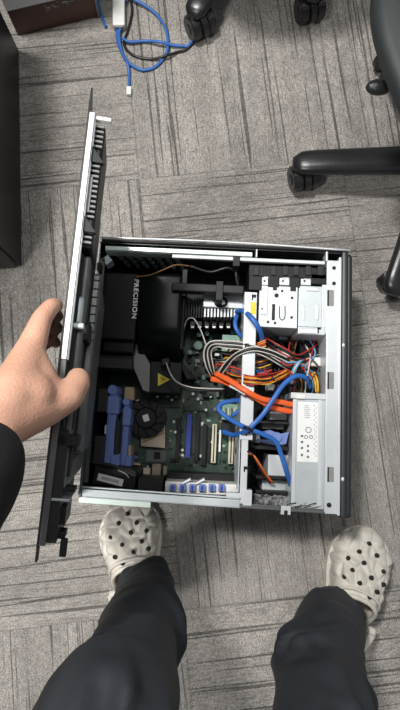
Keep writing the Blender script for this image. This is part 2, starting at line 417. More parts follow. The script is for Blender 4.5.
def bp(name, m, px0, py0, px1, py1, z0, z1, parent=PC, bev=.0008, rz=0, label=None):
    bm = bmesh.new(); B(bm, px0, py0, px1, py1, z0, z1, bev, 0, rz); o = part(name, bm, m, parent)
    if label: o['label'] = label
    return o
def wire(name, m, pts, r, parent=PC, flat=1., seg=8, label=None):
    bm = bmesh.new(); tube(bm, [L(*p) for p in pts], r, seg, 7, flat); o = part(name, bm, m, parent)
    if label: o['label'] = label
    return o

# shell
def near(bm): bm.transform(Matrix.Translation((0, YB, 0)) @ Matrix.Rotation(NR, 4, 'Z') @ Matrix.Translation((0, -YB, 0))); return bm
bm = bmesh.new()
box(bm, XL, XR, YB + .006, YF, .004, .008)
box(bm, XL, XL + .003, YB + .007, YF, .008, Hc - .004)
box(bm, XL, XR, YF - .003, YF, .008, Hc - .004)
chs = part('chassis', bm, M['black_paint'])
bm = bmesh.new(); box(bm, XL, XR, YB, YB + .003, .005, Hc - .012); near(bm); part('near_wall', bm, M['black_paint'], chs)
bm = bmesh.new(); box(bm, XL + .004, XR + .012, YF - .001, YF + .005, .006, Hc + .001, .002); far = part('outer_cover', bm, M['black'])
bm = bmesh.new(); tube(bm, [(XL + .002, YF + .006, Hc + .002), (0, YF + .008, Hc + .003), (XR + .016, YF + .003, Hc + .001)], .0021)
o = part('trim_strip', bm, M['strip'], far); o['label'] = 'bright silver trim line'
bm = bmesh.new(); box(bm, XR + .0005, XR + .014, YB - .012, YF + .003, .002, Hc + .001, .005)
bz = part('front_bezel', bm, M['bezel']); bz['label'] = 'charcoal front bezel'
bm = bmesh.new(); box(bm, XR + .0085, XR + .024, YB - .012, YF - .001, .004, Hc - .005, .009); part('bezel_edge', bm, M['bezel'], bz)
for py in (345, 479):
    q = L(341, py, Hc); bm = bmesh.new(); sph(bm, Vector((XR + .004, q.y, Hc + .001)), .003, 10, (1, 1.3, .7)); part('clip', bm, M['solder'], bz)
for sx in (-1, 1):
    for sy in (-1, 1):
        bm = bmesh.new(); cyl(bm, (sx * .20, sy * .20, 0), (sx * .20, sy * .20, .0045), .013); part('foot', bm, M['black'])
# far rails
bm = bmesh.new()
box(bm, XL + .012, .06, YF - .017, YF - .008, Hc - .010, Hc - .004, .001); box(bm, XL + .012, .06, YF - .018, YF - .016, Hc - .034, Hc - .009)
rl = part('top_rail', bm, M['steel_green']); rl['label'] = 'pale green tinted steel rail'
bm = bmesh.new(); q = L(137, 257, Hc - .003); cyl(bm, (q.x, q.y, Hc - .0041), (q.x, q.y, Hc - .002), .0030, seg=12); part('screw', bm, M['black'], rl)
bm = bmesh.new(); box(bm, -.10, .205, YF - .027, YF - .020, Hc - .012, Hc - .003, .001); rl2 = part('top_rail', bm, M['steel_white']); rl2['label'] = 'bright silver rail'
bp('rail_post', M['steel_white'], 326, 250, 328, 261, Hc - .03, Hc - .001)
bp('rail_post', M['steel_white'], 256, 249, 257.5, 257, Hc - .03, Hc - .001)
bp('rail_clip', M['black'], 233, 256, 240, 266, Hc - .03, Hc - .001)
for k in range(7):
    bm = bmesh.new()
    for j in range(5):
        x = XL + .020 + k * .020 + j * .0045
        box(bm, x, x + .0085, YF - .0100, YF - .0028, .165 - j * .024 - .009, .165 - j * .024 + .009, .001)
    o = part('vent_slat', bm, M['steel'])
    o['label'] = 'grey slotted vent slat on the far wall'
bm = bmesh.new(); box(bm, XL - .001, XL + .0035, YB + .004, YF - .02, Hc - .006, Hc - .002, .001); box(bm, XL + .003, XL + .010, YB + .03, YF - .03, Hc - .024, Hc - .020)
le = part('side_flange', bm, M['grey_metal'])
for (py0, py1) in ((262, 270), (295, 310), (320, 330), (430, 441)):
    bm = bmesh.new(); q0 = L(93, py0, Hc); q1 = L(93, py1, Hc); box(bm, XL - .002, XL + .007, q1.y, q0.y, Hc - .03, Hc - .0005, .001); part('latch_tab', bm, M['black'], le)
bm = bmesh.new(); box(bm, XL + .006, XL + .022, YF - .04, YF - .024, Hc - .05, Hc - .02, .001, rz=.7); part('corner_bracket', bm, M['steel'])
for (y0, y1) in ((388, 412), (436, 464)):
    bm = bmesh.new(); x0, x1, ya, yb = rect(99, y0, 108, y1, .13); box(bm, XL + .004, XL + .026, ya, yb, .02, .12, .002); part('slot_cover', bm, M['dark_grey'])
# near rail
bm = bmesh.new(); x0 = XL - .004; x1 = L(240, 508, Hc).x; yb = YB
box(bm, x0, x1, yb, yb + .014, Hc - .010, Hc - .006, .001); box(bm, x0, x1, yb - .001, yb + .002, Hc - .04, Hc - .007, .0005)
box(bm, x0, x1, yb + .016, yb + .019, Hc - .012, Hc - .003, .0005); near(bm)
nr = part('bottom_rail', bm, M['steel']); nr['label'] = 'silver rail along the near edge'
bm = bmesh.new(); x1b = L(151, 500, Hc - .01).x
box(bm, x0 + .001, x1b, yb - .013, yb - .0015, Hc - .016, Hc - .012, .001); near(bm)
fp = part('folded_flap', bm, M['steel_green'], nr); fp['label'] = 'pale folded flap'
bm = bmesh.new(); x2 = XR
box(bm, x1, x2, yb, yb + .004, .15, Hc - .004, .001); box(bm, x1, x2, yb + .002, yb + .008, Hc - .012, Hc - .0095, .001); near(bm)
part('lower_lip', bm, M['grey_metal'], nr)
bm = bmesh.new(); x0_, x1_, y0_, y1_ = rect(281, 509, 291, 517, Hc)
box(bm, x0_, x1_, yb - .006, yb + .010, Hc - .006, Hc - .001, .001); box(bm, x0_, x1_, yb - .006, yb - .004, Hc - .02, Hc - .002); near(bm); tb = part('lock_tab', bm, M['steel_white'], nr)
bm = bmesh.new(); box(bm, x0_ + .006, x1_ - .006, yb - .0075, yb + .002, Hc - .0012, Hc - .0005); near(bm); part('slot', bm, M['black'], tb)
# right rail
bm = bmesh.new(); box(bm, XR - .027, XR - .0008, YB - .004, YF - .018, Hc - .006, Hc - .003, .0008); box(bm, XR - .0055, XR - .0005, YB - .006, YF - .012, Hc - .012, Hc + .001, .001)
box(bm, XR - .028, XR - .026, YB - .002, YF - .018, .10, Hc - .005, .0005)
rr = part('front_rail', bm, M['steel_white']); rr['label'] = 'bright steel rail beside the bezel'
for (x, py) in ((334, 268), (334, 283.5), (329, 505)):
    q = L(x, py, Hc - .003); bm = bmesh.new(); cyl(bm, (q.x, q.y, Hc - .0035), (q.x, q.y, Hc - .0022), .0038 if py < 400 else .0045, seg=16); part('screw_hole', bm, M['black'], rr)
for (y0, y1) in ((290, 306), (372, 389), (467, 482)):
    bm = bmesh.new(); B(bm, 328, y0, 334, y1, Hc - .005, Hc - .0026, .0005); s1 = part('rail_slot', bm, M['grey_pl'], rr)
    bm = bmesh.new(); B(bm, 327.5, y0, 329, y1, Hc - .005, Hc - .0020, .0003); part('slot_gap', bm, M['black'], s1)

# centre divider bar
bm = bmesh.new()
q0, q1 = L(251, 292, Hc - .008), L(249, 510, Hc - .008)
xw = .0125
box(bm, q0.x - xw, q0.x + xw, -.105, q0.y, Hc - .012, Hc - .008, .001)
box(bm, q0.x - xw, q0.x - xw + .002, -.20, q0.y, .06, Hc - .010, .0005)
box(bm, q0.x - xw + .004, q0.x + xw - .008, YB + .006, -.105, Hc - .012, Hc - .008, .001)
dv = part('divider_bar', bm, M['steel_white']); dv['label'] = 'tall bright steel divider bar'
bp('warning_sticker', M['yellow_s'], 250.5, 302, 256, 314, Hc - .0078, Hc - .0074, dv, 0, label='small yellow sticker')
for (x, y) in ((254, 296), (247, 345), (249, 382), (248, 432), (246, 468)):
    bm = bmesh.new(); B(bm, x - 2.2, y - 1.6, x + 2.2, y + 1.6, Hc - .009, Hc - .0070, .0004); B(bm, x - 2.2, y - 1.6, x - .8, y + 4, Hc - .009, Hc - .0070, .0004); part('notch', bm, M['black'], dv)
bm = bmesh.new(); B(bm, 243, 490, 252, 506, Hc - .03, Hc - .004, .001); B(bm, 226, 493, 240, 503, Hc - .03, Hc - .008, .001); part('end_bracket', bm, M['steel_white'], dv)

# drive cage: black plastic clip frame + silver plates
bm = bmesh.new(); B(bm, 249, 266, 327, 278, .12, Hc - .008, .002); B(bm, 249, 276, 262, 290, .12, Hc - .008, .001)
B(bm, 268, 276, 279, 287, .12, Hc - .008, .001); B(bm, 290, 276, 300, 287, .12, Hc - .008, .001); B(bm, 311, 274, 327, 284, .12, Hc - .008, .001)
cf = part('drive_latch_frame', bm, M['black'])
for x in (254, 271, 283, 294, 306, 318):
    bm = bmesh.new(); B(bm, x, 266, x + 5, 275, Hc - .009, Hc - .004, .0008); part('latch_rib', bm, M['dark_grey'], cf)
for x in (261, 279.5, 301):
    bm = bmesh.new(); B(bm, x, 277, x + 10, 285, .12, Hc - .010, .0008); B(bm, x + 3, 273, x + 10, 279, .12, Hc - .0085, .0008); k = part('steel_tab', bm, M['steel_white'])
    bm = bmesh.new(); q = L(x + 3.5, 281, Hc - .01); cyl(bm, (q.x, q.y, Hc - .0105), (q.x, q.y, Hc - .0094), .0022, seg=10); part('screw_hole', bm, M['black'], k)
bm = bmesh.new(); B(bm, 259, 286, 297.5, 327.5, .05, Hc - .010, .001); pa = part('drive_bay', bm, M['steel_white']); pa['label'] = 'bright punched drive bay plate'
bm = bmesh.new(); B(bm, 261, 288, 268, 315, Hc - .011, Hc - .0085, .001); part('raised_panel', bm, M['steel'], pa)
for (x, y, r) in ((276.5, 295.5, .0042), (292, 298, .0026), (282, 291, .0024), (291.5, 317.5, .0026), (268, 322, .0026), (275, 323, .0026), (262, 309, .0018)):
    bm = bmesh.new(); q = L(x, y, Hc - .01); cyl(bm, (q.x, q.y, Hc - .0105), (q.x, q.y, Hc - .0084), r, seg=14); part('screw_hole', bm, M['black'], pa)
for a in ((290.5, 286.5, 296, 291), (273, 286.5, 277, 290), (272, 304, 275, 320)): bm = bmesh.new(); B(bm, *a, Hc - .0105, Hc - .0082, .0004); part('cutout', bm, M['black'], pa)
bm = bmesh.new(); tube(bm, [L(279.5, 306, Hc - .0094), L(279.5, 316, Hc - .0094), L(281, 319.5, Hc - .0094), L(283.5, 319.5, Hc - .0094), L(285, 316, Hc - .0094), L(285, 306, Hc - .0094)], .0009, 6); part('stamped_slot', bm, M['black'], pa)
bm = bmesh.new(); B(bm, 298.5, 286, 322, 327, .05, Hc - .013, .001); B(bm, 298, 327, 325, 334.5, .06, Hc - .010, .001); B(bm, 322, 282, 327.5, 334, .05, Hc - .011, .001)
pb = part('drive_bay', bm, M['steel']); pb['label'] = 'dull silver drive bay plate with raised ribs'
for a in ((306, 287, 319, 291), (316, 304, 319, 320), (303, 306, 305, 320), (300, 328.5, 318, 333.5)): bm = bmesh.new(); B(bm, *a, Hc - .014, Hc - .0108 if a[3] < 330 else Hc - .008, .001); part('raised_rib', bm, M['steel_white'], pb)
bm = bmesh.new(); B(bm, 317.5, 327.5, 321, 329.2, Hc - .0105, Hc - .0080, .0003); B(bm, 317.5, 327.5, 318.8, 333, Hc - .0105, Hc - .0080, .0003); part('cutout', bm, M['black'], pb)

# black air ducts with lettering
bm = bmesh.new(); x0, x1, y0, y1 = rect(99, 272, 137, 340, .155); box(bm, x0, x1, y0, y1, .03, .155, .004)
du = part('air_duct', bm, M['duct']); du['label'] = 'black plastic air duct with white lettering'
bm = bmesh.new(); B(bm, 102, 338, 134, 353, .03, .140, .004); part('duct_foot', bm, M['duct'], du)
bm = bmesh.new(); x0, x1, y1_, y0_ = rect(137.6, 274, 182, 360, .16); n = 26; ra = []; rb = []
for k in range(n + 1):
    u = k / n; y = y0_ + (y1_ - y0_) * u; z = .162 - .008 * max(0, u - .45) - .085 * max(0, (u - .62) / .38) ** 2.0
    rg = [bm.verts.new((x, y, zz)) for x, zz in ((x0, .03), (x0, z - .004), (x0 + .004, z), (x1 - .010, z), (x1 - .003, z - .003), (x1, z - .010), (x1, .03))]
    ra.append(rg)
for a, b2 in zip(ra, ra[1:]):
    for k in range(6): f = bm.faces.new((a[k], b2[k], b2[k + 1], a[k + 1])); f.smooth = True
bm.faces.new(ra[0]); bm.faces.new(ra[-1][::-1]); bmesh.ops.recalc_face_normals(bm, faces=bm.faces)
d2 = part('air_duct', bm, M['duct']); d2['label'] = 'rounded black plastic air duct'
bm = bmesh.new(); B(bm, 180, 292, 184.5, 350, .03, .14, .003); part('duct_rim', bm, M['black'], d2)
for x in (110, 119.5, 129.5):
    bm = bmesh.new(); q = L(x, 342, .15); sph(bm, (q.x, q.y - .0015, .128), .0035, 8); part('duct_pin', bm, M['grey_pl'], du)
bt = text_bm('PRECISION', .0185)
q = L(139, 298, .163)
bt.transform(Matrix.Translation((q.x - .010, q.y, .1555)) @ Matrix.Rotation(R(-90), 4, 'Z'))
lt = part('lettering', bt, M['solder'], du)
for v in lt.data.vertices: v.co.x = (q.x - .0085) + (v.co.x - (q.x - .010)) * .72
xs = [v.co.y for v in lt.data.vertices]; kf = (L(137, 279, .156).y - L(137, 318, .156).y) / (max(xs) - min(xs)); cy = (max(xs) + min(xs)) / 2
for v in lt.data.vertices: v.co.y = q.y + (v.co.y - cy) * kf
# lower black tray and grey baffle
bp('fan_tray', M['duct'], 98, 354, 133, 370, .03, .125, bev=.003)
bp('fan_tray_lip', M['dark_grey'], 98, 358, 132, 368, .122, .128)
bm = bmesh.new(); prism(bm, [L(x, y, .11) for x, y in ((134, 338), (142, 350), (150, 364), (149, 392), (143, 390), (134, 368))], .03, .11)
part('baffle', bm, M['grey_pl']) ['label'] = 'grey angled baffle'
bm = bmesh.new(); B(bm, 149, 361, 182, 394, .03, .10, .003); wb = part('heatsink_cover', bm, M['duct']); wb['label'] = 'black cover with a yellow warning triangle'
bm = bmesh.new(); prism(bm, [L(x, y, .1005) for x, y in ((158, 373), (170, 379.5), (158, 386))], .1001, .1006); ws = part('warning_triangle', bm, M['yellow_s'], wb)
bm = bmesh.new()
for a_, b2 in (((160, 377), (165, 379.5)), ((160, 382), (165, 379.5)), ((161, 379.5), (166, 379.5))): tube(bm, [L(*a_, .1009), L(*b2, .1009)], .0006, 6)
part('heat_symbol', bm, M['ink'], ws)
bm = bmesh.new()
for k in range(5): B(bm, 183 + k * 2, 362 + k * 3, 187 + k * 2, 380, .03, .085 - .004 * k, .001, rz=.5)
part('clamp', bm, M['black'], wb)

# dark cross bar and heatsink top middle
bm = bmesh.new(); B(bm, 172, 284, 244, 292, .15, .175, .002); cb = part('support_bar', bm, M['dark_grey']); cb['label'] = 'dark grey plastic bar'
bp('bar_clip', M['black'], 216, 281, 223, 300, .14, .18, cb)
bp('bar_post', M['black'], 182, 268, 187, 296, .10, .16, cb)
bm = bmesh.new(); B(bm, 203, 293, 243, 308, .05, .135, .002); hs = part('heatsink', bm, M['steel']); hs['label'] = 'silver finned heatsink'
bm = bmesh.new()
q0 = L(221, 302, .136); tube(bm, [q0 + Vector((math.cos(a) * .012, math.sin(a) * .009, 0)) for a in [PI * 2 * k / 12 for k in range(13)]], .0028, 8); part('retaining_ring', bm, M['black'], hs)
for k in range(11):
    bm = bmesh.new(); x = 204 + k * 3.3; B(bm, x, 308.5, x + 1.9, 317, .05, .13, .0004); part('fin', bm, M['steel_white'], hs)
for k in range(8):
    bm = bmesh.new(); x = 183 + k * 2.6; B(bm, x, 298, x + 1.6, 318, .05, .115, .0004); part('dark_fin', bm, M['black'], hs)
for k in range(7):
    bm = bmesh.new(); x = 190 + k * 7.2
    B(bm, x, 321, x + 5, 327, .03, .10, .001); bm2 = part('power_coil', bm, M['chip'])
    bm = bmesh.new(); B(bm, x + .8, 326, x + 4, 328, .10, .102, .0004); part('coil_pin', bm, M['steel_white'], bm2)

# motherboard
bm = bmesh.new(); B(bm, 108, 300, 258, 484, .016, .0185, 0)
mb = part('motherboard', bm, M['pcb']); mb['label'] = 'green circuit board'
def mbp(name, m, x0, y0, x1, y1, h, label=None, bev=.0006, rz=0): return bp(name, M[m], x0, y0, x1, y1, .018, .0185 + h, mb, bev, rz, label)
mbp('memory_slot', 'chip', 176, 418, 180, 462, .012); mbp('expansion_slot', 'blue_slot', 186, 414, 191, 458, .014, 'blue slot')
mbp('expansion_slot', 'chip', 195, 414, 199, 462, .014); mbp('expansion_slot', 'chip', 202, 424, 206, 466, .014)
for x, y0, y1 in ((214, 424, 463), (231, 436, 464)):
    o = mbp('expansion_slot', 'cream_pl', x - 2.4, y0, x + 2.4, y1, .016, 'cream slot')
    bm = bmesh.new(); B(bm, x - .6, y0 + 1, x + .6, y1 - 1, .034, .0352, 0); part('slot_gap', bm, M['chip'], o)
mbp('expansion_slot', 'white_pl', 219, 430, 221, 452, .012, 'thin white slot'); mbp('expansion_slot', 'cream_pl', 238, 436, 241, 466, .012, 'narrow cream slot')
mbp('card_edge', 'chip', 222, 420, 242, 436, .05, 'black box above the slots')
mbp('expansion_slot', 'chip', 208, 428, 210.5, 462, .012)
# fan
bm = bmesh.new(); q = L(146, 418, .05); cyl(bm, (q.x, q.y, .0185), (q.x, q.y, .046), .044, .043, 40); bmesh.ops.bevel(bm, geom=[e for e in bm.edges if e.calc_length() < .01 and abs(e.verts[0].co.z - e.verts[1].co.z) < .001], offset=.003, segments=2, affect='EDGES')
cyl(bm, (q.x, q.y, .046), (q.x, q.y, .051), .024, .021, 32)
for k in range(11):
    a = k * 2 * PI / 11; cyl(bm, (q.x + .023 * math.cos(a), q.y + .023 * math.sin(a), .0475), (q.x + .040 * math.cos(a + .35), q.y + .040 * math.sin(a + .35), .0468), .0016, seg=6)
fn = part('cooling_fan', bm, M['chip'], mb); fn['label'] = 'round black fan'
bm = bmesh.new(); box(bm, q.x - .0065, q.x + .0065, q.y - .0075, q.y + .0075, .051, .0515, 0, rz=.35); part('fan_sticker', bm, M['sticker'], fn)
bm = bmesh.new(); pts = [L(x, y, .036) for x, y in ((141, 434), (165, 422), (165, 448), (141, 446))]; prism(bm, pts, .0185, .036)
hp = part('chipset_heatsink', bm, M['gold'], mb); hp['label'] = 'bronze coloured heatsink plate'
bm = bmesh.new()
for k in range(3): tube(bm, [L(142, 437 + k * 2.6, .0365), L(152, 433.5 + k * 2.4, .0385), L(164, 428 + k * 2.2, .0365)], .0010, 6)
part('heatsink_fin', bm, M['brown_w'], hp)
mbp('processor_chip', 'chip', 154, 452, 160, 459, .004)
mbp('socket_frame', 'grey_metal', 146, 450, 166, 462, .0025)
for (x0, y0, x1, y1) in ((126, 466, 131, 475), (133, 463, 140, 475), (143, 468, 150, 477), (152, 464, 161, 475), (163, 466, 167, 475)): mbp('rear_connector', 'tan' if x0 in (126, 133) else 'cream_pl' if x0 == 143 else 'gold', x0, y0, x1, y1, .018)
mbp('battery_block', 'tan', 124.5, 387, 134, 400, .05, 'tan block by the blue latch'); mbp('battery_block', 'tan', 121, 445, 131, 460, .05, 'yellowish tan block near the rail', rz=0)
for (x, y) in ((157.5, 396.5), (168, 396), (176.5, 396), (164.5, 414.5), (175.5, 432), (182.5, 450), (182.5, 455), (201, 456), (193, 394), (131, 400), (212, 442), (172, 400), (198, 399), (206, 410), (138, 401)):
    bm = bmesh.new(); q = L(x, y, .024); cyl(bm, (q.x, q.y, .018), (q.x, q.y, .027), .0036, seg=12); c_ = part('capacitor', bm, M['chip'], mb)
    bm = bmesh.new(); cyl(bm, (q.x, q.y, .027), (q.x, q.y, .0276), .0033, seg=12); part('capacitor_top', bm, M['solder'], c_)
for (x, y, r) in ((198, 345, .011), (199, 334, .006), (190, 352, .006), (207, 333, .006), (233, 332, .006)):
    bm = bmesh.new(); q = L(x, y, .06); cyl(bm, (q.x, q.y, .018), (q.x, q.y, .055), r, seg=20); c_ = part('capacitor', bm, M['chip'], mb)
    bm = bmesh.new(); cyl(bm, (q.x, q.y, .055), (q.x, q.y, .056), r * .85, seg=20); part('capacitor_top', bm, M['pcb_light'], c_)
rnd = random.Random(3)
for k in range(120):
    x = rnd.uniform(134, 240); y = rnd.uniform(396, 474); w = rnd.uniform(1.2, 4.5); hh = rnd.uniform(1, 4)
    if (x - 146) ** 2 + (y - 418) ** 2 < 24 ** 2 or (140 < x < 167 and 420 < y < 462): continue
    mbp('surface_chip', rnd.choice(['chip', 'chip', 'grey_metal', 'pcb_light', 'solder', 'chip', 'chip', 'tan', 'steel_dark']), x, y, x + w, y + hh, rnd.uniform(.001, .005), bev=.0003)
for k in range(60):
    x = rnd.uniform(186, 246); y = rnd.uniform(328, 398); w = rnd.uniform(1.5, 6); hh = rnd.uniform(1.5, 6)
    mbp('surface_chip', rnd.choice(['chip', 'grey_metal', 'pcb_light', 'chip', 'steel', 'chip']), x, y, x + w, y + hh, rnd.uniform(.004, .03), bev=.0004)
for (x0, y0, x1, y1) in ((184, 404, 207, 411), (150, 399, 180, 407)):
    mbp('trace_block', 'pcb', x0, y0, x1, y1, .006)
for k in range(30):
    bm = bmesh.new(); x = rnd.uniform(136, 236); y = rnd.uniform(398, 470); q = L(x, y, .019); p2 = q + Vector((rnd.choice((0, .02, -.015)), rnd.choice((.03, -.02, .012)), 0)); q.z = p2.z = .0187
    tube(bm, [q, p2], .0004, 4); part('circuit_trace', bm, M['pcb_light'], mb)
bm = bmesh.new(); B(bm, 222, 335, 243, 352, .03, .075, .001); gb = part('riser_board', bm, M['pcb_light']); gb['label'] = 'pale green riser board'
for k in range(7):
    bm = bmesh.new(); x = rnd.uniform(223, 240); y = rnd.uniform(337, 349); B(bm, x, y, x + 2.5, y + 2, .07, .079, .0004); part('surface_chip', bm, M['solder'], gb)
bm = bmesh.new(); B(bm, 222, 404, 244, 420, .03, .09, .001); gb = part('riser_board', bm, M['pcb_light']); gb['label'] = 'riser board under the blue cables'
for k in range(6): bm = bmesh.new(); x = 225 + 3 * k; B(bm, x, 408, x + 1.4, 417, .085, .094, .0003); part('pin', bm, M['cream_pl'] if k % 2 else M['grey_metal'], gb)

# blue card latches + cards
def latch(cx, y0, y1, top, w, z1, lab):
    bm = bmesh.new()
    B(bm, cx - w, y0 + 26, cx + w * .3, y1, .03, z1, .002)
    B(bm, cx - w * .3, y1 - 12, cx + w, y1, .03, z1 + .002, .002)
    B(bm, cx - w * .8, y0 + 12, cx + w * .9, y0 + 30, .03, z1 + .006, .003)
    q = L(cx + .5, y0 + 6, z1); cyl(bm, (q.x, q.y, .06), (q.x, q.y, z1 + .008), .014 * w / 8, .011 * w / 8, 20)
    B(bm, cx - w * .45, y0 + 4, cx + w * .6, y0 + 16, .03, z1 + .004, .003)
    o = part('card_latch', bm, M['blue_pl']); o['label'] = lab
    bm = bmesh.new(); B(bm, cx - w * .75, y0 + 30, cx - w * .45, y1 - 14, z1 - .002, z1 + .003, .001); part('latch_ridge', bm, M['blue_pl'], o)
    return o
latch(112.5, 384, 466, 0, 7, .115, 'blue latch nearer the left wall')
latch(126, 396, 468, 0, 5.2, .090, 'second blue latch beside the fan')
bp('expansion_card', M['dark_grey'], 115.2, 420, 118.6, 455, .03, .118); bp('expansion_card', M['chip'], 119, 412, 121, 464, .03, .10)
bp('card_bracket', M['solder'], 104.6, 425, 105.8, 434, .06, .12)
# lower-left black drive with white label
bm = bmesh.new(); B(bm, 93, 466, 136, 487, .03, .135, .002, rz=-.08); hd = part('hard_drive', bm, M['black']); hd['label'] = 'black drive with white label'
q = L(109, 480.5, .15); bm = bmesh.new(); box(bm, q.x - .026, q.x + .026, q.y - .007, q.y + .007, .1352, .1358, 0, rz=-.20); lb = part('drive_label', bm, M['sticker'], hd)
bm = bmesh.new(); box(bm, q.x - .018, q.x + .018, q.y - .003, q.y + .003, .1359, .1362, 0, rz=-.20)
part('label_bars', bm, M['inkgrey'], lb)
bm = bmesh.new(); tube(bm, [L(92, 462, .15), L(105, 464, .15), (L(120, 468, .15)), L(136, 476, .15)], .003, 6); part('drive_rim', bm, M['dark_grey'], hd)
wire('fan_wire', M['white_w'], [(118, 470, .14), (126, 474, .14), (130, 480, .13)], .0010)
# row of blue connectors along near edge
bm = bmesh.new(); B(bm, 165, 483, 240, 494, .09, .150, .001); cr = part('connector_strip', bm, M['white_pl']); cr['label'] = 'white strip holding blue connectors'
for k in range(6):
    x = 169.5 + k * 9.8
    bm = bmesh.new(); B(bm, x, 484.5, x + 6.5, 491.5, .14, .160, .0012); c_ = part('blue_connector', bm, M['blue_pl'], cr)
    bm = bmesh.new(); B(bm, x + 2, 485.5, x + 4.2, 490, .158, .163, .0005); part('connector_key', bm, M['blue_slot'], c_)
bm = bmesh.new()
for x in (186, 200): 
    q = L(x, 481.5, .155); box(bm, q.x - .010, q.x + .010, q.y - .002, q.y + .002, .13, .157, .0005, rz=.5)
part('metal_lever', bm, M['steel_white'], cr)
bp('front_fan_frame', M['dark_grey'], 138, 478, 163, 490, .03, .12)
bp('cable_guide', M['black'], 168, 474, 240, 482, .03, .09)

# power supply
bm = bmesh.new(); B(bm, 292, 397, 325, 512, .06, Hc - .014, .002); ps = part('power_supply', bm, M['steel']); ps['label'] = 'silver power supply with a white printed label'
bm = bmesh.new(); B(bm, 292, 399, 296, 512, .06, Hc - .0125, .001); B(bm, 318, 399, 322, 512, .06, Hc - .0125, .001); part('housing_fold', bm, M['steel_white'], ps)
bm = bmesh.new(); B(bm, 297.5, 402, 318, 462, Hc - .0142, Hc - .0136, 0); lb = part('rating_label', bm, M['sticker'], ps)
zt = Hc - .0132
bm = bmesh.new()
for k in range(7):
    x0 = 304 + rnd.random() * 1; B(bm, x0, 405 + k * 2, x0 + rnd.uniform(4, 7), 405.9 + k * 2, zt - .001, zt, 0)
for k in range(22): B(bm, 314 + (k % 2) * 1.6, 405 + k * 2.4, 315.1 + (k % 2) * 1.6, 406.4 + k * 2.4, zt - .001, zt, 0)
part('fine_print', bm, M['inkgrey'], lb)
bm = bmesh.new()
for (x, y, r) in ((308.5, 430, .0052), (306, 437, .003), (311, 437, .003)):
    q = L(x, y, zt); tube(bm, [(q.x + r * math.cos(a), q.y + r * math.sin(a), zt) for a in [2 * PI * k / 10 for k in range(11)]], .0006, 5)
for k, (x, y) in enumerate(((302, 436), (302, 442), (302, 448), (302, 455), (308, 446), (308, 451), (308, 457))):
    B(bm, x - 1.2, y - 1, x + 1.2, y + 1, zt - .001, zt, 0, rz=.4 * k)
part('approval_symbol', bm, M['ink'], lb)
bm = bmesh.new(); B(bm, 309, 490, 314, 491, Hc - .015, Hc - .0132, 0); part('stamp', bm, M['inkgrey'], ps)
bp('psu_flange', M['steel_white'], 291, 393, 326, 399, .06, Hc - .010, ps)

# hard drive cage lower middle
bm = bmesh.new(); B(bm, 258, 410, 289, 504, .02, .06, .001); hc = part('drive_cage', bm, M['black'])
for (x0, y0, x1, y1, z, m) in ((270, 412, 287, 420, .13, 'steel_white'), (268, 455, 288, 476, .14, 'steel_white'), (262, 480, 286, 492, .13, 'steel'), (262, 424, 284, 429, .13, 'grey_pl'), (256, 432, 260, 443, .15, 'white_pl')):
    bm = bmesh.new(); B(bm, x0, y0, x1, y1, .05, z, .001); part('drive_shell', bm, M[m], hc)
for (y0, y1) in ((421, 424), (446, 450), (476, 479.5), (491, 494)):
    bm = bmesh.new(); B(bm, 256, y0, 290, y1, .04, .155, .001); part('cage_bar', bm, M['black'], hc)
bm = bmesh.new(); prism(bm, [L(x, y, .165) for x, y in ((258, 441), (274, 445), (286, 444), (289, 432), (280, 434), (270, 430), (258, 432), (259, 435), (270, 437), (270, 440), (258, 439))], .15, .165)
o = part('drive_sled_handle', bm, M['blue_pl'], hc); o['label'] = 'blue drive handle'
bm = bmesh.new(); q = L(277, 437, .167); cyl(bm, (q.x, q.y, .150), (q.x, q.y, .170), .010, .009, 18); part('drive_sled_handle', bm, M['blue_pl'], hc)
# clear plastic film at the bottom: crumpled sheet
bm = bmesh.new(); g = {}
nx, ny = 26, 12
for i in range(nx + 1):
    for j in range(ny + 1):
        p = L(254 + 36 * i / nx, 494 + 16 * j / ny, .15)
        p.z = .145 + .035 * noise.noise(Vector((i * .55, j * .6, 2.2))) + .012 * noise.noise(Vector((i * 1.7, j * 1.9, .2)))
        g[i, j] = bm.verts.new(p)
for i in range(nx):
    for j in range(ny): bm.faces.new((g[i, j], g[i + 1, j], g[i + 1, j + 1], g[i, j + 1]))
o = part('plastic_wrap', bm, M['film'], smooth=True); o['label'] = 'crumpled clear plastic wrap'
for k in range(6):
    x = 284 + k * 5
    wire('cable_strand', M['white_w' if k % 2 else 'black_w'], [(x, 508, .188), (x + 5, 504 + (k % 3), .196), (x + 12, 503 + k % 2 * 3, .19)], .0009)

# ---- wiring
Z1 = .175
wire('data_cable', M['orange'], [(211, 379, .15), (222, 381, .165), (240, 389, .195), (256, 398, .20), (272, 407, .185), (290, 411, .175), (304, 408, .16)], .0058, flat=.35, label='flat orange cable with a white tag')
wire('cable_tag', M['sticker'], [(230, 384.8, .184), (238, 388.6, .198), (246, 393.5, .204)], .0052, flat=.35)
wire('data_cable', M['orange'], [(215, 373, .16), (230, 381, .19), (246, 391, .208), (262, 399, .20), (280, 402, .19), (296, 405, .18), (306, 403, .165)], .0055, flat=.35, label='second flat orange cable')
wire('data_cable', M['blue'], [(236, 311, .15), (243, 311, .18), (251, 317, .20), (258, 327, .20), (262, 338, .18), (260, 350, .15)], .0052, flat=.5, label='blue cable arching over the divider')
wire('data_cable', M['blue'], [(238, 312, .15), (235, 324, .16), (239, 334, .16), (246, 341, .15)], .0042, flat=.5)
wire('data_cable', M['blue'], [(246, 400, .15), (232, 401, .16), (221, 404, .165), (219, 410, .17), (228, 418, .18), (240, 425, .195), (249, 429, .203), (262, 434, .20), (275, 441, .195), (281, 454, .19), (286, 470, .185), (291, 486, .165)], .0046, flat=.5, label='long blue cable ending beside the power supply')
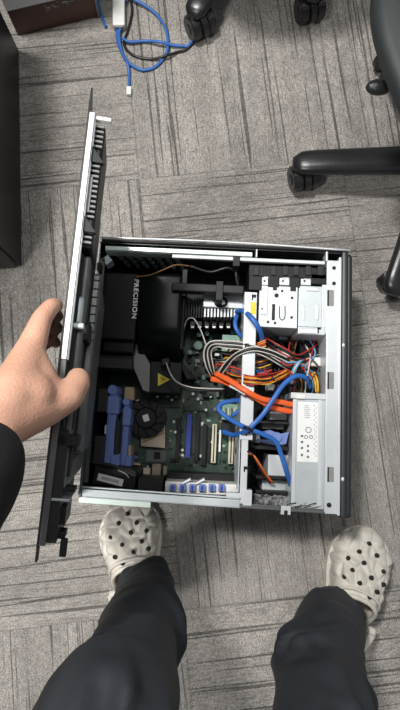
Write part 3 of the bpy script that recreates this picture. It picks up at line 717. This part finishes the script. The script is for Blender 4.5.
wire('data_cable', M['blue'], [(311, 388, .16), (306, 378, .19), (296, 376, .20), (284, 384, .205), (274, 398, .21), (264, 413, .21), (254, 424, .212), (246, 431, .205), (234, 435, .17), (222, 431, .14)], .0046, flat=.5, label='blue cable looping across the orange ones')
wire('data_cable', M['blue'], [(246, 404, .14), (240, 410, .14), (232, 416, .135)], .0040, flat=.5)
wire('data_cable', M['blue'], [(238, 371, .14), (246, 368, .15), (258, 372, .17)], .0042, flat=.5)
wire('cable_tie', M['black_w'], [(244, 427, .205), (248, 428, .217), (252, 431, .205)], .003)
for k, (m, r) in enumerate((('white_w', .0016), ('black_w', .0026), ('white_w', .0014), ('black_w', .0024), ('white_w', .0012))):
    d_ = k * 1.8
    wire('power_wire', M[m], [(213 + d_ * .4, 379, .14), (206 + d_, 366, .16), (204 + d_, 352, .17), (210 + d_ * .8, 342 + d_ * .7, .18), (226, 341 + d_, .185), (245, 343 + d_, .19), (264, 349 + d_, .19), (280, 358 + d_, .18), (298, 368 + d_, .16)], r)
for k, (m, r) in enumerate((('white_w', .0014), ('black_w', .0028), ('white_w', .0011))):
    d_ = k * 2
    wire('power_wire', M[m], [(216 + d_, 377, .15), (224 + d_, 364 + d_ * .5, .17), (236, 353 + d_, .19), (252, 347 + d_, .20), (270, 350 + d_, .195), (288, 358 + d_, .18), (304, 366, .16)], r)
wire('power_wire', M['white_w'], [(184, 352, .08), (183, 334, .12), (187, 320, .15), (194, 319, .16), (201, 331, .16), (206, 345, .16), (210, 362, .14), (214, 376, .13)], .0013)
wire('power_wire', M['white_w'], [(166, 362, .13), (170, 373, .15), (177, 382, .15), (190, 387, .15), (206, 388.5, .15), (224, 389, .14)], .0014); wire('power_wire', M['black_w'], [(165, 364, .125), (169, 375, .145), (177, 384.5, .145), (190, 389.5, .145), (206, 390.5, .145), (224, 391, .135)], .0022)
bm = bmesh.new(); q = L(165.5, 362, .13); box(bm, q.x - .008, q.x + .008, q.y - .006, q.y + .008, .10, .132, .002, rz=.3); part('wire_plug', bm, M['dark_grey'])
wire('power_wire', M['brown_w'], [(136, 277, .165), (150, 275, .17), (163, 270, .175), (176, 265, .175), (190, 266, .17)], .0016, label='thin brown wire over the ducts')
wire('power_wire', M['black_w'], [(190, 266, .17), (210, 272, .165), (228, 268, .17), (238, 276, .16), (236, 292, .15)], .003)
wire('power_wire', M['black_w'], [(238, 262, .17), (236, 275, .17), (240, 290, .16), (247, 298, .14)], .003)
cols = ['red', 'orange_w', 'yellow', 'red', 'black_w', 'orange_w', 'yellow', 'black_w', 'red', 'sky']
for k in range(9):
    j = rnd.uniform(-2, 2)
    wire('power_wire', M[cols[k]], [(220 + k * .6, 366 + k * 1.5, .13), (232, 372 + k * 1.1 + j, .165), (250, 376 + k * 1.1, .20), (268, 376 + k + j, .19), (284, 370 + k, .175), (296, 362 + k * .9, .15)], .0013)
for k in range(4):
    wire('power_wire', M[('orange_w', 'orange_w', 'red', 'yellow')[k]], [(220 + k, 372, .12), (225 + k * 1.5, 358 + k, .14), (236, 349 + k * 1.5, .16), (250, 346 + k * 2, .17), (266, 340 + k * 2, .18)], .0017)
for k in range(12):
    m = ['red', 'black_w', 'black_w', 'white_w', 'red', 'black_w', 'orange_w', 'black_w', 'sky', 'black_w', 'red', 'black_w'][k]
    a = rnd.uniform(-3, 3)
    wire('power_wire', M[m], [(262 + k * .5, 336 + k * 1.2, .15), (273, 342 + k * 1.5 + a, .175), (286, 349 + k * 1.6, .18), (298, 355 + k * 1.2 + a, .175), (312, 348 + k * 3, .15), (320, 342 + k * 4, .12)], .0014 + .0005 * (k % 3))
for k in range(10):
    m = ['black_w', 'red', 'black_w', 'brown_w', 'black_w', 'white_w', 'black_w', 'sky', 'black_w', 'red'][k]; x = 288 + k * 3
    wire('power_wire', M[m], [(x, 340 + rnd.uniform(-3, 3), .12), (x + rnd.uniform(-6, 8), 354, .155), (x + rnd.uniform(-8, 8), 368, .165), (x + rnd.uniform(-6, 6), 382, .16), (x + 2, 398, .14)], .0018)
for k in range(9):
    x = rnd.uniform(204, 240); y = rnd.uniform(346, 372)
    wire('power_wire', M[('black_w', 'black_w', 'white_w', 'black_w', 'orange_w', 'black_w', 'yellow', 'black_w', 'red')[k]], [(212 + k, 380, .12), (x - 4, y + 6, .14), (x + rnd.uniform(-6, 6), y - 4, .15), (x + 14, y - rnd.uniform(2, 8), .165), (250 + k, 350 + k * 3, .165), (272, 346 + k * 3, .165)], .0012 + .0006 * (k % 3))
for k in range(12):
    x = rnd.uniform(262, 306); y = rnd.uniform(346, 388); a = rnd.uniform(0, 6.28); q_ = rnd.uniform(8, 16)
    wire('power_wire', M[('black_w', 'black_w', 'red', 'black_w', 'brown_w', 'black_w')[k % 6]], [(x - q_ * math.cos(a), y - q_ * math.sin(a), .12), (x - 4 * math.sin(a), y + 4 * math.cos(a), .17 + .01 * (k % 3)), (x + q_ * math.cos(a), y + q_ * math.sin(a), .13)], .0020)
for k in range(4):
    wire('power_wire', M[('black_w', 'red', 'black_w', 'black_w')[k]], [(232 + 3 * k, 470, .06), (238 + k * 2, 462, .10), (236 + k * 3, 450, .12), (241, 440 + k * 2, .13)], .0018)
for k in range(3): wire('power_wire', M[('sky', 'white_w', 'sky')[k]], [(302 + k * 1.5, 358, .16), (296 + k * 1.5, 364, .185), (291 + k * 1.6, 374, .18), (290 + k * 1.5, 384, .16)], .0014)
wire('power_wire', M['yellow'], [(314, 372, .15), (317, 380, .175), (318, 390, .17), (316, 396, .15)], .0022); wire('power_wire', M['yellow'], [(312, 373, .15), (315, 382, .17), (316, 392, .165)], .0018)
for k in range(3):
    wire('power_wire', M[('black_w', 'red', 'orange_w')[k]], [(238 + k, 458 + k, .14), (243 + k, 452 + k, .18), (251 + k, 453 + k, .195), (257 + k * 1.5, 463 + k * .8, .19), (263 + k * 1.5, 474, .17), (270 + k * 1.5, 483, .15)], .0016)
for (x0, y0, x1, y1, z, m) in ((300, 342, 318, 357, .13, 'black'), (309, 357, 321, 366, .155, 'white_pl'), (274, 362, 290, 372, .15, 'black'), (267, 384, 275, 390, .16, 'white_pl'), (258, 368, 268, 374, .15, 'blue_pl'), (290, 386, 304, 396, .15, 'black'), (226, 376, 234, 384, .12, 'black'), (279, 330, 288, 340, .10, 'steel'), (296, 394, 306, 399, .192, 'white_pl'), (263, 404, 276, 412, .12, 'black'), (313, 364, 324, 374, .13, 'black'), (286, 398, 297, 404, .13, 'black')):
    bm = bmesh.new(); B(bm, x0, y0, x1, y1, z - .03, z, .002); part('wire_connector', bm, M[m])

# ============================================================ SIDE COVER HELD UPRIGHT
ZT = .58
T1, T2 = P(91, 112, ZT), P(40, 546, ZT); tm = (T1 + T2) / 2; ev = (T1 - T2).normalized(); Ln = (T1 - T2).length
bmid = P(83.5, 372, .215); dv_ = (bmid - tm); dv_ -= ev * dv_.dot(ev); Hn = dv_.length; dvn = dv_.normalized(); nrm = ev.cross(dvn).normalized()
if nrm.x < 0: nrm = -nrm
SC = bpy.data.objects.new('side_cover', None); COL.objects.link(SC); SC.location = tm; SC.empty_display_size = .05
rotm = Matrix((ev, dvn, nrm)).transposed()
flip = rotm.determinant() < 0
if flip: rotm = Matrix((ev, dvn, -nrm)).transposed()
SC.rotation_euler = rotm.to_euler(); ns = -1 if flip else 1
tag(SC, 'removed black side cover with a silver edge, held upright in the left hand', 'computer cover')
# local frame: x along the edge (far +), y down the sheet, z*ns towards the computer
def cbox(bm, x0, x1, y0, y1, n0, n1, bev=.0008):
    a, b2 = sorted((n0 * ns, n1 * ns)); box(bm, x0, x1, y0, y1, a, b2, bev)
hl = Ln / 2
bm = bmesh.new(); cbox(bm, -hl - .004, hl + .004, .0, Hn, -.004, -.0015, .0005); obj('outer_panel', bm, M['bezel'], SC)
bm = bmesh.new(); vs = [(hl + .004, .0), (hl + .036, .004), (hl + .004, .05)]
prism(bm, vs, min(-.004 * ns, -.0015 * ns), max(-.004 * ns, -.0015 * ns)); obj('corner_lip', bm, M['bezel'], SC)
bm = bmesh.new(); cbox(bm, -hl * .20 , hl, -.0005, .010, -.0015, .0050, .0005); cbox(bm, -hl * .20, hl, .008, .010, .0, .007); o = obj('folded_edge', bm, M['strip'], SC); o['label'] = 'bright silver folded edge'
bm = bmesh.new(); cbox(bm, -hl, -hl * .20, -.0003, .010, -.0015, .0055, .0008); o = obj('folded_edge', bm, M['grey_metal'], SC); o['label'] = 'stretch of the folded edge painted grey for its dimmer reflection'  # same silver edge continued; the dim reflection is put into a greyer colour
bm = bmesh.new(); cbox(bm, -hl, hl, .012, Hn - .004, -.001, .002, .0005); obj('inner_sheet', bm, M['steel_dark'], SC)
bm = bmesh.new(); cbox(bm, hl - .006, hl - .001, .004, .012, .006, .026, .001); o = obj('hook', bm, M['white_pl'], SC); o['label'] = 'small white hook at the far end'
# ribbed duct standing off the inner face
bm = bmesh.new(); cbox(bm, hl - .175, hl - .006, .014, .11, .002, .0190, .004)
dk = obj('ribbed_duct', bm, M['black'], SC)
x = hl - .012
while x > hl - .172:
    if not (hl - .062 < x < hl - .040 or hl - .150 < x < hl - .138):
        bm = bmesh.new(); cbox(bm, x - .0016, x + .0016, .0095, .0145, .006, .0180, .0006); obj('rib', bm, M['steel_dark'], dk)
    x -= .0068
for xx in (hl - .052, hl - .145):
    bm = bmesh.new(); vs = [(xx - .012, .007), (xx + .010, .006), (xx - .004, .0142), (xx - .012, .0142)]
    vs3 = [(xx - .012, .006), (xx + .011, .020)]
    a_ = [Vector((xx - .011, .006, .022 * ns)), Vector((xx + .010, .006, .006 * ns)), Vector((xx - .011, .006, .006 * ns))]
    top = [bm.verts.new(v) for v in a_]; bot = [bm.verts.new(v + Vector((0, .009, 0))) for v in a_]
    bm.faces.new(top); bm.faces.new(bot[::-1])
    for k in range(3): bm.faces.new((top[k], bot[k], bot[(k + 1) % 3], top[(k + 1) % 3]))
    bmesh.ops.recalc_face_normals(bm, faces=bm.faces); obj('gusset', bm, M['dark_grey'], dk)
bm = bmesh.new(); cbox(bm, hl - .130, hl - .082, .008, .013, .0055, .011, .0008); obj('foam_pad', bm, M['grey_pl'], SC)
# lower half of inner face
bm = bmesh.new(); cbox(bm, -hl + .10, hl - .180, .016, Hn - .05, .002, .010, .003); ip = obj('inner_plate', bm, M['black'], SC)
bm = bmesh.new(); cbox(bm, -hl + .06, hl - .180, .028, Hn - .06, .009, .018, .003); obj('raised_panel', bm, M['steel_dark'], ip)
bm = bmesh.new(); cbox(bm, -hl + .09, hl - .180, .060, Hn - .08, .017, .0185, .0006); obj('stiffener', bm, M['black'], ip)
bm = bmesh.new(); cbox(bm, -hl + .10, hl - .185, .085, Hn - .08, .018, .030, .003); sp = obj('raised_panel', bm, M['grey_metal'], ip)
x = hl - .195
while x > -.02:
    bm = bmesh.new(); cbox(bm, x - .0008, x + .0008, .0835, .0855, .0195, .029, .0003); obj('rib', bm, M['dark_grey'], sp); x -= .012
bm = bmesh.new(); cbox(bm, -.005, .030, .020, .055, .002, .016, .003); cbox(bm, -.012, -.004, .016, .08, .002, .020, .002); lt_ = obj('latch', bm, M['steel'], SC); lt_['label'] = 'silver latch'
bm = bmesh.new(); cbox(bm, -.022, .004, .05, .10, .004, .026, .003); obj('latch_lever', bm, M['black'], lt_)
# near end: brackets, hooks
bm = bmesh.new(); cbox(bm, -hl, -hl + .13, .014, .20, .002, .016, .002); o = obj('end_block', bm, M['dark_grey'], SC)
bm = bmesh.new(); cbox(bm, -hl + .048, -hl + .051, .010, .10, .004, .026, .0008); o2 = obj('end_bracket', bm, M['steel'], SC); o2['label'] = 'thin bright bracket near the end'
for (a, c, n1) in ((-hl + .002, -hl + .010, .024), (-hl + .018, -hl + .040, .022), (-hl + .056, -hl + .062, .030), (-hl + .074, -hl + .115, .021), (-hl + .13, -hl + .20, .019)):
    bm = bmesh.new(); cbox(bm, a, c, .03, .06, .008, n1, .001); obj('hook_tab', bm, M['black'], SC)
bm = bmesh.new(); cbox(bm, -hl - .016, -hl + .004, .02, .03, .020, .028, .001); obj('hook_tab', bm, M['black'], SC)
bm = bmesh.new(); cbox(bm, -hl - .018, -hl + .01, .0, .012, -.004, -.001, .001); obj('hook_tab', bm, M['bezel'], SC)
bm = bmesh.new(); cbox(bm, -hl + .11, -hl + .125, .014, .06, .002, .028, .002); obj('hook_tab', bm, M['black'], SC)

# ============================================================ PERSON
PR = thing('person', 'person in dark trousers, black sleeve and pale clogs, gripping the cover with the left hand', 'person', (0, -.42, 0))
lank, lkne, lth = P(147, 590, .10), P(133, 664, .45), P(104, 724, .61)
rank, rkne = P(329, 628, .10), P(320, 728, .42)
lhip, rhip = Vector((-.10, -.50, .84)), Vector((.09, -.50, .84))
pel = Vector((0, -.53, .88)); chest = Vector((0, -.40, 1.12)); sh = Vector((0, -.31, 1.24))
lsh, rsh = Vector((-.18, -.31, 1.18)), Vector((.18, -.31, 1.18))
lel = Vector((-.285, -.27, .88)); wr = P(-3, 424, .672); 
rel = Vector((.29, -.36, .95)); rwr = Vector((.17, -.16, 1.08))
neck = Vector((0, -.27, 1.32)); hd_ = Vector((0, -.22, 1.42))
def H(px, py, z, r): return (P(px, py, z), r)
ltoe, lheel = P(122, 500, .03), P(147, 619, .03); rtoe, rheel = P(375, 530, .03), P(328, 650, .03)
def foot(ank, toe, heel): 
    return [[(ank, .033), (Vector((ank.x, ank.y, .055)) , .032), (heel.lerp(toe, .45) + Vector((0, 0, .010)), .028), (heel.lerp(toe, .72), .028), (heel.lerp(toe, .85), .020)], [(ank, .036), (heel.lerp(toe, .18) + Vector((0, 0, .015)), .030)]]
body = [
    [(lank, .037), (lank.lerp(lkne, .35), .047), (lank.lerp(lkne, .7), .054), (lkne, .050), (lth, .062), (lhip, .082), (pel + Vector((-.05, 0, 0)), .10)],
    [(rank, .037), (rank.lerp(rkne, .35), .047), (rank.lerp(rkne, .7), .054), (rkne, .052), (rkne.lerp(rhip, .5), .068), (rhip, .082), (pel + Vector((.05, 0, 0)), .10)],
    [(pel + Vector((-.05, 0, .02)), .10), (chest + Vector((-.05, 0, 0)), .10), (sh + Vector((-.08, 0, -.04)), .075), (lsh, .050)],
    [(pel + Vector((.05, 0, .02)), .10), (chest + Vector((.05, 0, 0)), .10), (sh + Vector((.08, 0, -.04)), .075), (rsh, .050)],
    [(chest, .11), (sh + Vector((0, 0, -.04)), .08), (neck, .052), (hd_ + Vector((0, .0, .02)), .078), (hd_ + Vector((0, -.02, .08)), .085)],
    [(hd_ + Vector((0, .03, .02)), .058), (hd_ + Vector((0, .055, -.05)), .036)], [(hd_ + Vector((0, .085, .04)), .012), (hd_ + Vector((0, .105, .005)), .013)],
    [(hd_ + Vector((.085, 0, .03)), .014), (hd_ + Vector((.088, -.008, .05)), .012)], [(hd_ + Vector((-.085, 0, .03)), .014), (hd_ + Vector((-.088, -.008, .05)), .012)],
    [(lsh, .050), (lsh.lerp(lel, .5), .044), (lel, .038), (lel.lerp(wr, .3), .040), (lel.lerp(wr, .75), .033), (wr, .0285)],
    [(rsh, .050), (rsh.lerp(rel, .5), .044), (rel, .038), (rel.lerp(rwr, .3), .040), (rel.lerp(rwr, .8), .030), (rwr, .028), (rwr + Vector((-.04, .025, .02)), .030), (rwr + Vector((-.065, .045, .03)), .024)],
    # left palm
    [(wr, .0285), H(14, 392, .652, .026), H(31, 348, .615, .0165)],
    [(wr, .0280), H(12, 396, .630, .022), H(27, 354, .592, .0155)],
    [(wr, .0270), H(12, 402, .608, .020), H(24, 362, .570, .0150)],
    [(wr, .0260), H(14, 408, .590, .019), H(22, 372, .552, .0140)],
    # fingers
    [H(31, 348, .615, .0165), H(42, 318, .604, .0118), H(51, 307, .592, .0104), H(56, 305, .574, .0092)],
    [H(27, 354, .592, .0155), H(43, 321, .570, .0110), H(53, 314, .552, .0100), H(57, 316, .538, .0090)],
    [H(24, 362, .570, .0150), H(42, 331, .544, .0105), H(53, 325, .526, .0095), H(57, 328, .514, .0086)],
    [H(22, 372, .552, .0140), H(42, 344, .522, .0095), H(52, 340, .506, .0085), H(56, 343, .496, .0078)],
    # thumb and its base
    [(wr, .0285), H(20, 414, .650, .027), H(46, 406, .622, .0225), H(68, 397, .612, .0172), H(77, 384, .596, .0150), H(78, 379, .588, .0138)],
    [H(32, 356, .618, .016), H(38, 380, .622, .022), H(44, 400, .622, .023)],
    [H(14, 392, .652, .026), H(30, 395, .640, .027), H(42, 402, .625, .023)],
] + foot(lank, ltoe, lheel) + foot(rank, rtoe, rheel)
me = fused('body', body, .0036, 5)
me.transform(Matrix.Translation(-PR.location)); link('body', me, M['skin'], PR, smooth=True)
# hair cap
bm = bmesh.new(); sph(bm, hd_ + Vector((0, -.025, .085)) , .095, 24); sph(bm, hd_ + Vector((0, -.045, .04)), .082, 24)
bmesh.ops.delete(bm, geom=[v for v in bm.verts if v.co.y > hd_.y + .055], context='VERTS')
obj('hair', bm, M['hair'], PR, smooth=True, wm=True)
for k in (-1, 1):
    bm = bmesh.new(); sph(bm, hd_ + Vector((k * .03, .078, .035)), .010, 12); obj('eye', bm, M['white_pl'], PR, smooth=True, wm=True)
bm = bmesh.new(); sph(bm, hd_ + Vector((0, .088, -.035)), .018, 12, (1, .5, .3)); obj('mouth', bm, M['red'], PR, smooth=True, wm=True)

# trousers
hemL = lank + Vector((0, .0, -.012)); hemR = rank + Vector((.010, .006, -.012))
tro = [
    [(hemL, .048), (lank + Vector((0, 0, .03)), .050), (lank.lerp(lkne, .30), .058), (lank.lerp(lkne, .62), .062), (lkne + Vector((-.006, 0, 0)), .060), (lkne.lerp(lth, .5) + Vector((-.002, 0, 0)), .067), (lth, .074), (lhip, .10), (pel + Vector((-.05, -.01, 0)), .118)],
    [(hemR, .063), (rank + Vector((0, 0, .03)), .062), (rank.lerp(rkne, .30), .068), (rank.lerp(rkne, .62), .068), (rkne, .067), (rkne.lerp(rhip, .5), .083), (rhip, .10), (pel + Vector((.05, -.01, 0)), .118)],
    [(pel + Vector((-.05, 0, .05)), .112), (pel + Vector((.05, 0, .05)), .112)]]
me = fused('trousers', tro, .006, 5)
def leg_s(co):
    best = None
    for (a, b2) in ((lank, lkne), (lkne, lth), (lth, lhip), (rank, rkne), (rkne, rhip)):
        ab = b2 - a; t_ = max(0, min(1, (co - a).dot(ab) / ab.length_squared)); d_ = (co - (a + ab * t_)).length
        if best is None or d_ < best: best = d_
    return best
nrmls = [v.normal.copy() for v in me.vertices]
for v, n_ in zip(me.vertices, nrmls):
    c = v.co
    side = 1 if c.x > .05 else -1
    d_ = noise.noise(Vector((c.x * 9, c.y * 9, c.z * 5 + side))) * .010
    w1 = noise.noise(Vector((c.x * 6 + side * 3, c.y * 6, c.z * 4)))
    for (fz, fx, fy, a_, sd) in ((24, 30, 14, .0075, 0), (34, -30, 18, .0060, 5), (58, 12, -30, .0030, 11)):
        ph = c.z * fz + c.x * fx * side + c.y * fy + w1 * 6 + 1.6 * noise.noise(c * 8 + Vector((sd, 0, 0)))
        rg = (.5 + .5 * math.cos(2 * ph)) ** 1.6; m_ = max(0, .15 + 1.4 * noise.noise(Vector((c.x * 8 + sd, c.y * 8, c.z * 6 + 9 + sd))))
        d_ += a_ * rg * min(.9, m_) * 2.5
    v.co = c + n_ * d_
me.update(); me.transform(Matrix.Translation(-PR.location)); tr = link('trousers', me, M['trousers'], PR, smooth=True); tr['label'] = 'dark navy black trousers'
for (p, r, dz) in ((lank, .049, 0), (hemR, .063, 0)):
    bm = bmesh.new(); tube(bm, [p + Vector((r * math.cos(a), r * math.sin(a), -.006 + .004 * math.sin(3 * a))) for a in [2 * PI * k / 16 for k in range(17)]], .0035, 6, 4); obj('hem', bm, M['trousers'], tr, wm=True)

# jacket
cuff = wr + (lel - wr).normalized() * .050
jk = [
    [(cuff, .050), (wr.lerp(lel, .5), .056), (lel, .052), (lsh.lerp(lel, .5), .058), (lsh, .064)],
    [(rwr + (rel - rwr).normalized() * .04, .036), (rel, .050), (rsh.lerp(rel, .5), .056), (rsh, .064)],
    [(pel + Vector((-.05, 0, .06)), .122), (chest + Vector((-.05, 0, 0)), .118), (sh + Vector((-.08, 0, -.04)), .088), (lsh, .064)],
    [(pel + Vector((.05, 0, .06)), .122), (chest + Vector((.05, 0, 0)), .118), (sh + Vector((.08, 0, -.04)), .088), (rsh, .064)],
    [(chest, .125), (sh + Vector((0, 0, -.04)), .09), (sh + Vector((0, .01, .02)), .066)]]
me = fused('jacket', jk, .006, 5)
for v, n_ in zip(me.vertices, [v.normal.copy() for v in me.vertices]):
    c = v.co; v.co = c + n_ * (noise.noise(c * 14) * .006 + noise.noise(c * 40) * .0015)
me.update(); me.transform(Matrix.Translation(-PR.location)); jo = link('jacket', me, M['jacket'], PR, smooth=True); jo['label'] = 'black jacket sleeve'

# clogs
def clog(heel, toe, mirror, lab):
    heel = Vector((heel.x, heel.y, 0)); toe = Vector((toe.x, toe.y, 0)); d_ = toe - heel; Lh = d_.length; ang = math.atan2(d_.y, d_.x) - PI / 2
    MT = Matrix.Translation(heel) @ Matrix.Rotation(ang, 4, 'Z')
    XS = (0, .03, .08, .16, .3, .45, .58, .70, .80, .88, .94, .98, 1.0); WS = (.0, .018, .028, .034, .037, .044, .053, .057, .054, .045, .032, .018, 0)
    WS = [w * 1.15 for w in WS]
    def w(s): return interp(s, XS, WS)
    def hgt(s): return interp(s, (0, .3, .45, .55, .7, .82, .9, .96, 1), (.055, .085, .098, .092, .074, .060, .050, .038, .022))
    def bend(s): return mirror * .014 * (s ** 2 - .4)
    def surf(s, phi):
        ww = w(s); sn, cs = math.sin(phi), max(0, math.cos(phi))
        return Vector((bend(s) + ww * math.copysign(abs(sn) ** .85, sn), s * Lh, .016 + (hgt(s) - .016) * cs ** .62))
    bm = bmesh.new(); NU, NP = 90, 80; g = {}
    for i in range(NU + 1):
        for j in range(NP + 1):
            phi = -PI / 2 + PI * j / NP; s0 = .26 + .24 * max(0, math.cos(phi)) ** .8
            u = i / NU; s = s0 + (1 - s0) * (1 - (1 - u) ** 1.25); p = surf(min(s, .999), phi)
            # puffed facet relief
            q = Vector((p.x * 1.05, p.y, p.z * .6)) * 34
            dd_, pp_ = noise.voronoi(q, distance_metric='DISTANCE')
            e = min(1, (dd_[1] - dd_[0]) * 1.3); c = Vector((bend(s), p.y, .02)); nn = (p - c).normalized()
            fade = min(1, u * 8) * min(1, (1 - u) * 6 + .1)
            p += nn * (.0125 * (e - .4) * fade + .0012 * noise.noise(q * 1.7))
            p.z = max(p.z, .012); g[i, j] = bm.verts.new(p)
    for i in range(NU):
        for j in range(NP): bm.faces.new((g[i, j], g[i + 1, j], g[i + 1, j + 1], g[i, j + 1]))
    # vent holes
    spots = [(.80, -.30), (.83, .22), (.72, -.62), (.74, -.10), (.74, .50), (.655, -.42), (.665, .12), (.655, .62), (.585, -.68), (.595, -.14), (.59, .40), (.885, -.05), (.535, .16)]
    for (s, ph) in spots:
        ph *= -mirror if mirror else 1
        p = surf(s, ph); e1 = surf(s + .01, ph) - p; e2 = surf(s, ph + .03) - p; nn = e2.cross(e1).normalized()
        if nn.z < 0: nn = -nn
        cyl(bm, p - nn * .002, p + nn * .0032, .0046, .0042, 14, mi=1)
    bmesh.ops.recalc_face_normals(bm, faces=bm.faces)
    bm.transform(MT); up = obj('clog', bm, [M['clog'], M['hole']], PR, smooth=True, wm=True); up['label'] = lab
    # rim
    bm = bmesh.new(); pts = []
    for j in range(25):
        phi = -PI / 2 + PI * j / 24; s0 = .26 + .24 * max(0, math.cos(phi)) ** .8; pts.append(surf(s0, phi) + Vector((0, -.001, .001)))
    tube(bm, pts, .0048, 10, 3); bm.transform(MT); obj('collar', bm, M['clog'], up, smooth=True, wm=True)
    bm = bmesh.new(); pts = [surf(.36 + .19 * max(0, math.cos(-PI / 2 + PI * j / 24)) ** .8, -PI / 2 + PI * j / 24) + Vector((0, 0, .0015)) for j in range(2, 23)]
    tube(bm, pts, .0032, 8, 3); bm.transform(MT); obj('collar_ridge', bm, M['clog'], up, smooth=True, wm=True)
    # heel wall + strap
    bm = bmesh.new(); rows = []
    N_ = 40
    for k in range(N_ + 1):
        t_ = -1 + 2 * k / N_; s = .50 * abs(t_) ** 1.4 * .62; sg = 1 if t_ > 0 else -1
        s = min(.31, .31 * abs(t_) ** 1.6); ww = interp(s, XS, WS)
        if abs(t_) < .06: ww = WS[1] * abs(t_) / .06 * .2
        x = bend(s) + sg * ww; y = s * Lh; ht = .046 + .03 * abs(t_) ** 3
        rows.append([bm.verts.new(Vector((x * a_, y + b2, z_))) for (a_, b2, z_) in ((1, 0, .012), (1.04, -.002 * (1 - abs(t_)), .03), (.98, 0, ht), (.90, .004, ht), (.90, .004, .014))])
    for a_, b2 in zip(rows, rows[1:]):
        for k in range(4): bm.faces.new((a_[k], b2[k], b2[k + 1], a_[k + 1]))
    bmesh.ops.recalc_face_normals(bm, faces=bm.faces); bm.transform(MT); obj('heel_wall', bm, M['clog'], up, smooth=True, wm=True)
    bm = bmesh.new(); pts = []
    for k in range(17):
        a_ = PI * k / 16; pts.append(Vector((bend(.2) + .049 * math.cos(a_), .30 * Lh - .062 * math.sin(a_), .070 + .004 * math.sin(a_))))
    tube(bm, pts, .0085, 10, 3, flat=.4); bm.transform(MT); obj('heel_strap', bm, M['clog'], up, smooth=True, wm=True)
    for sg in (-1, 1):
        bm = bmesh.new(); c = Vector((bend(.3) + sg * .046, .30 * Lh, .070)); cyl(bm, c - Vector((.006, 0, 0)), c + Vector((.006, 0, 0)), .008, seg=16); bm.transform(MT); obj('rivet', bm, M['clog'], up, wm=True)
    # sole
    bm = bmesh.new(); rim = []
    for k in range(40):
        s = (1 - math.cos(PI * k / 39)) / 2; rim.append((bend(s) + w(s) * 1.05 + (.001 if 0 < k < 39 else 0), s * Lh))
    for k in range(38, 0, -1):
        s = (1 - math.cos(PI * k / 39)) / 2; rim.append((bend(s) - w(s) * 1.05 - .001, s * Lh))
    prism(bm, rim, 0, .020); bm.transform(MT); obj('sole', bm, M['clog'], up, wm=True)
clog(lheel, ltoe, 1, 'cream clog on the left, its toe at the computer')
clog(rheel, rtoe, -1, 'cream clog on the right, pointing outward')
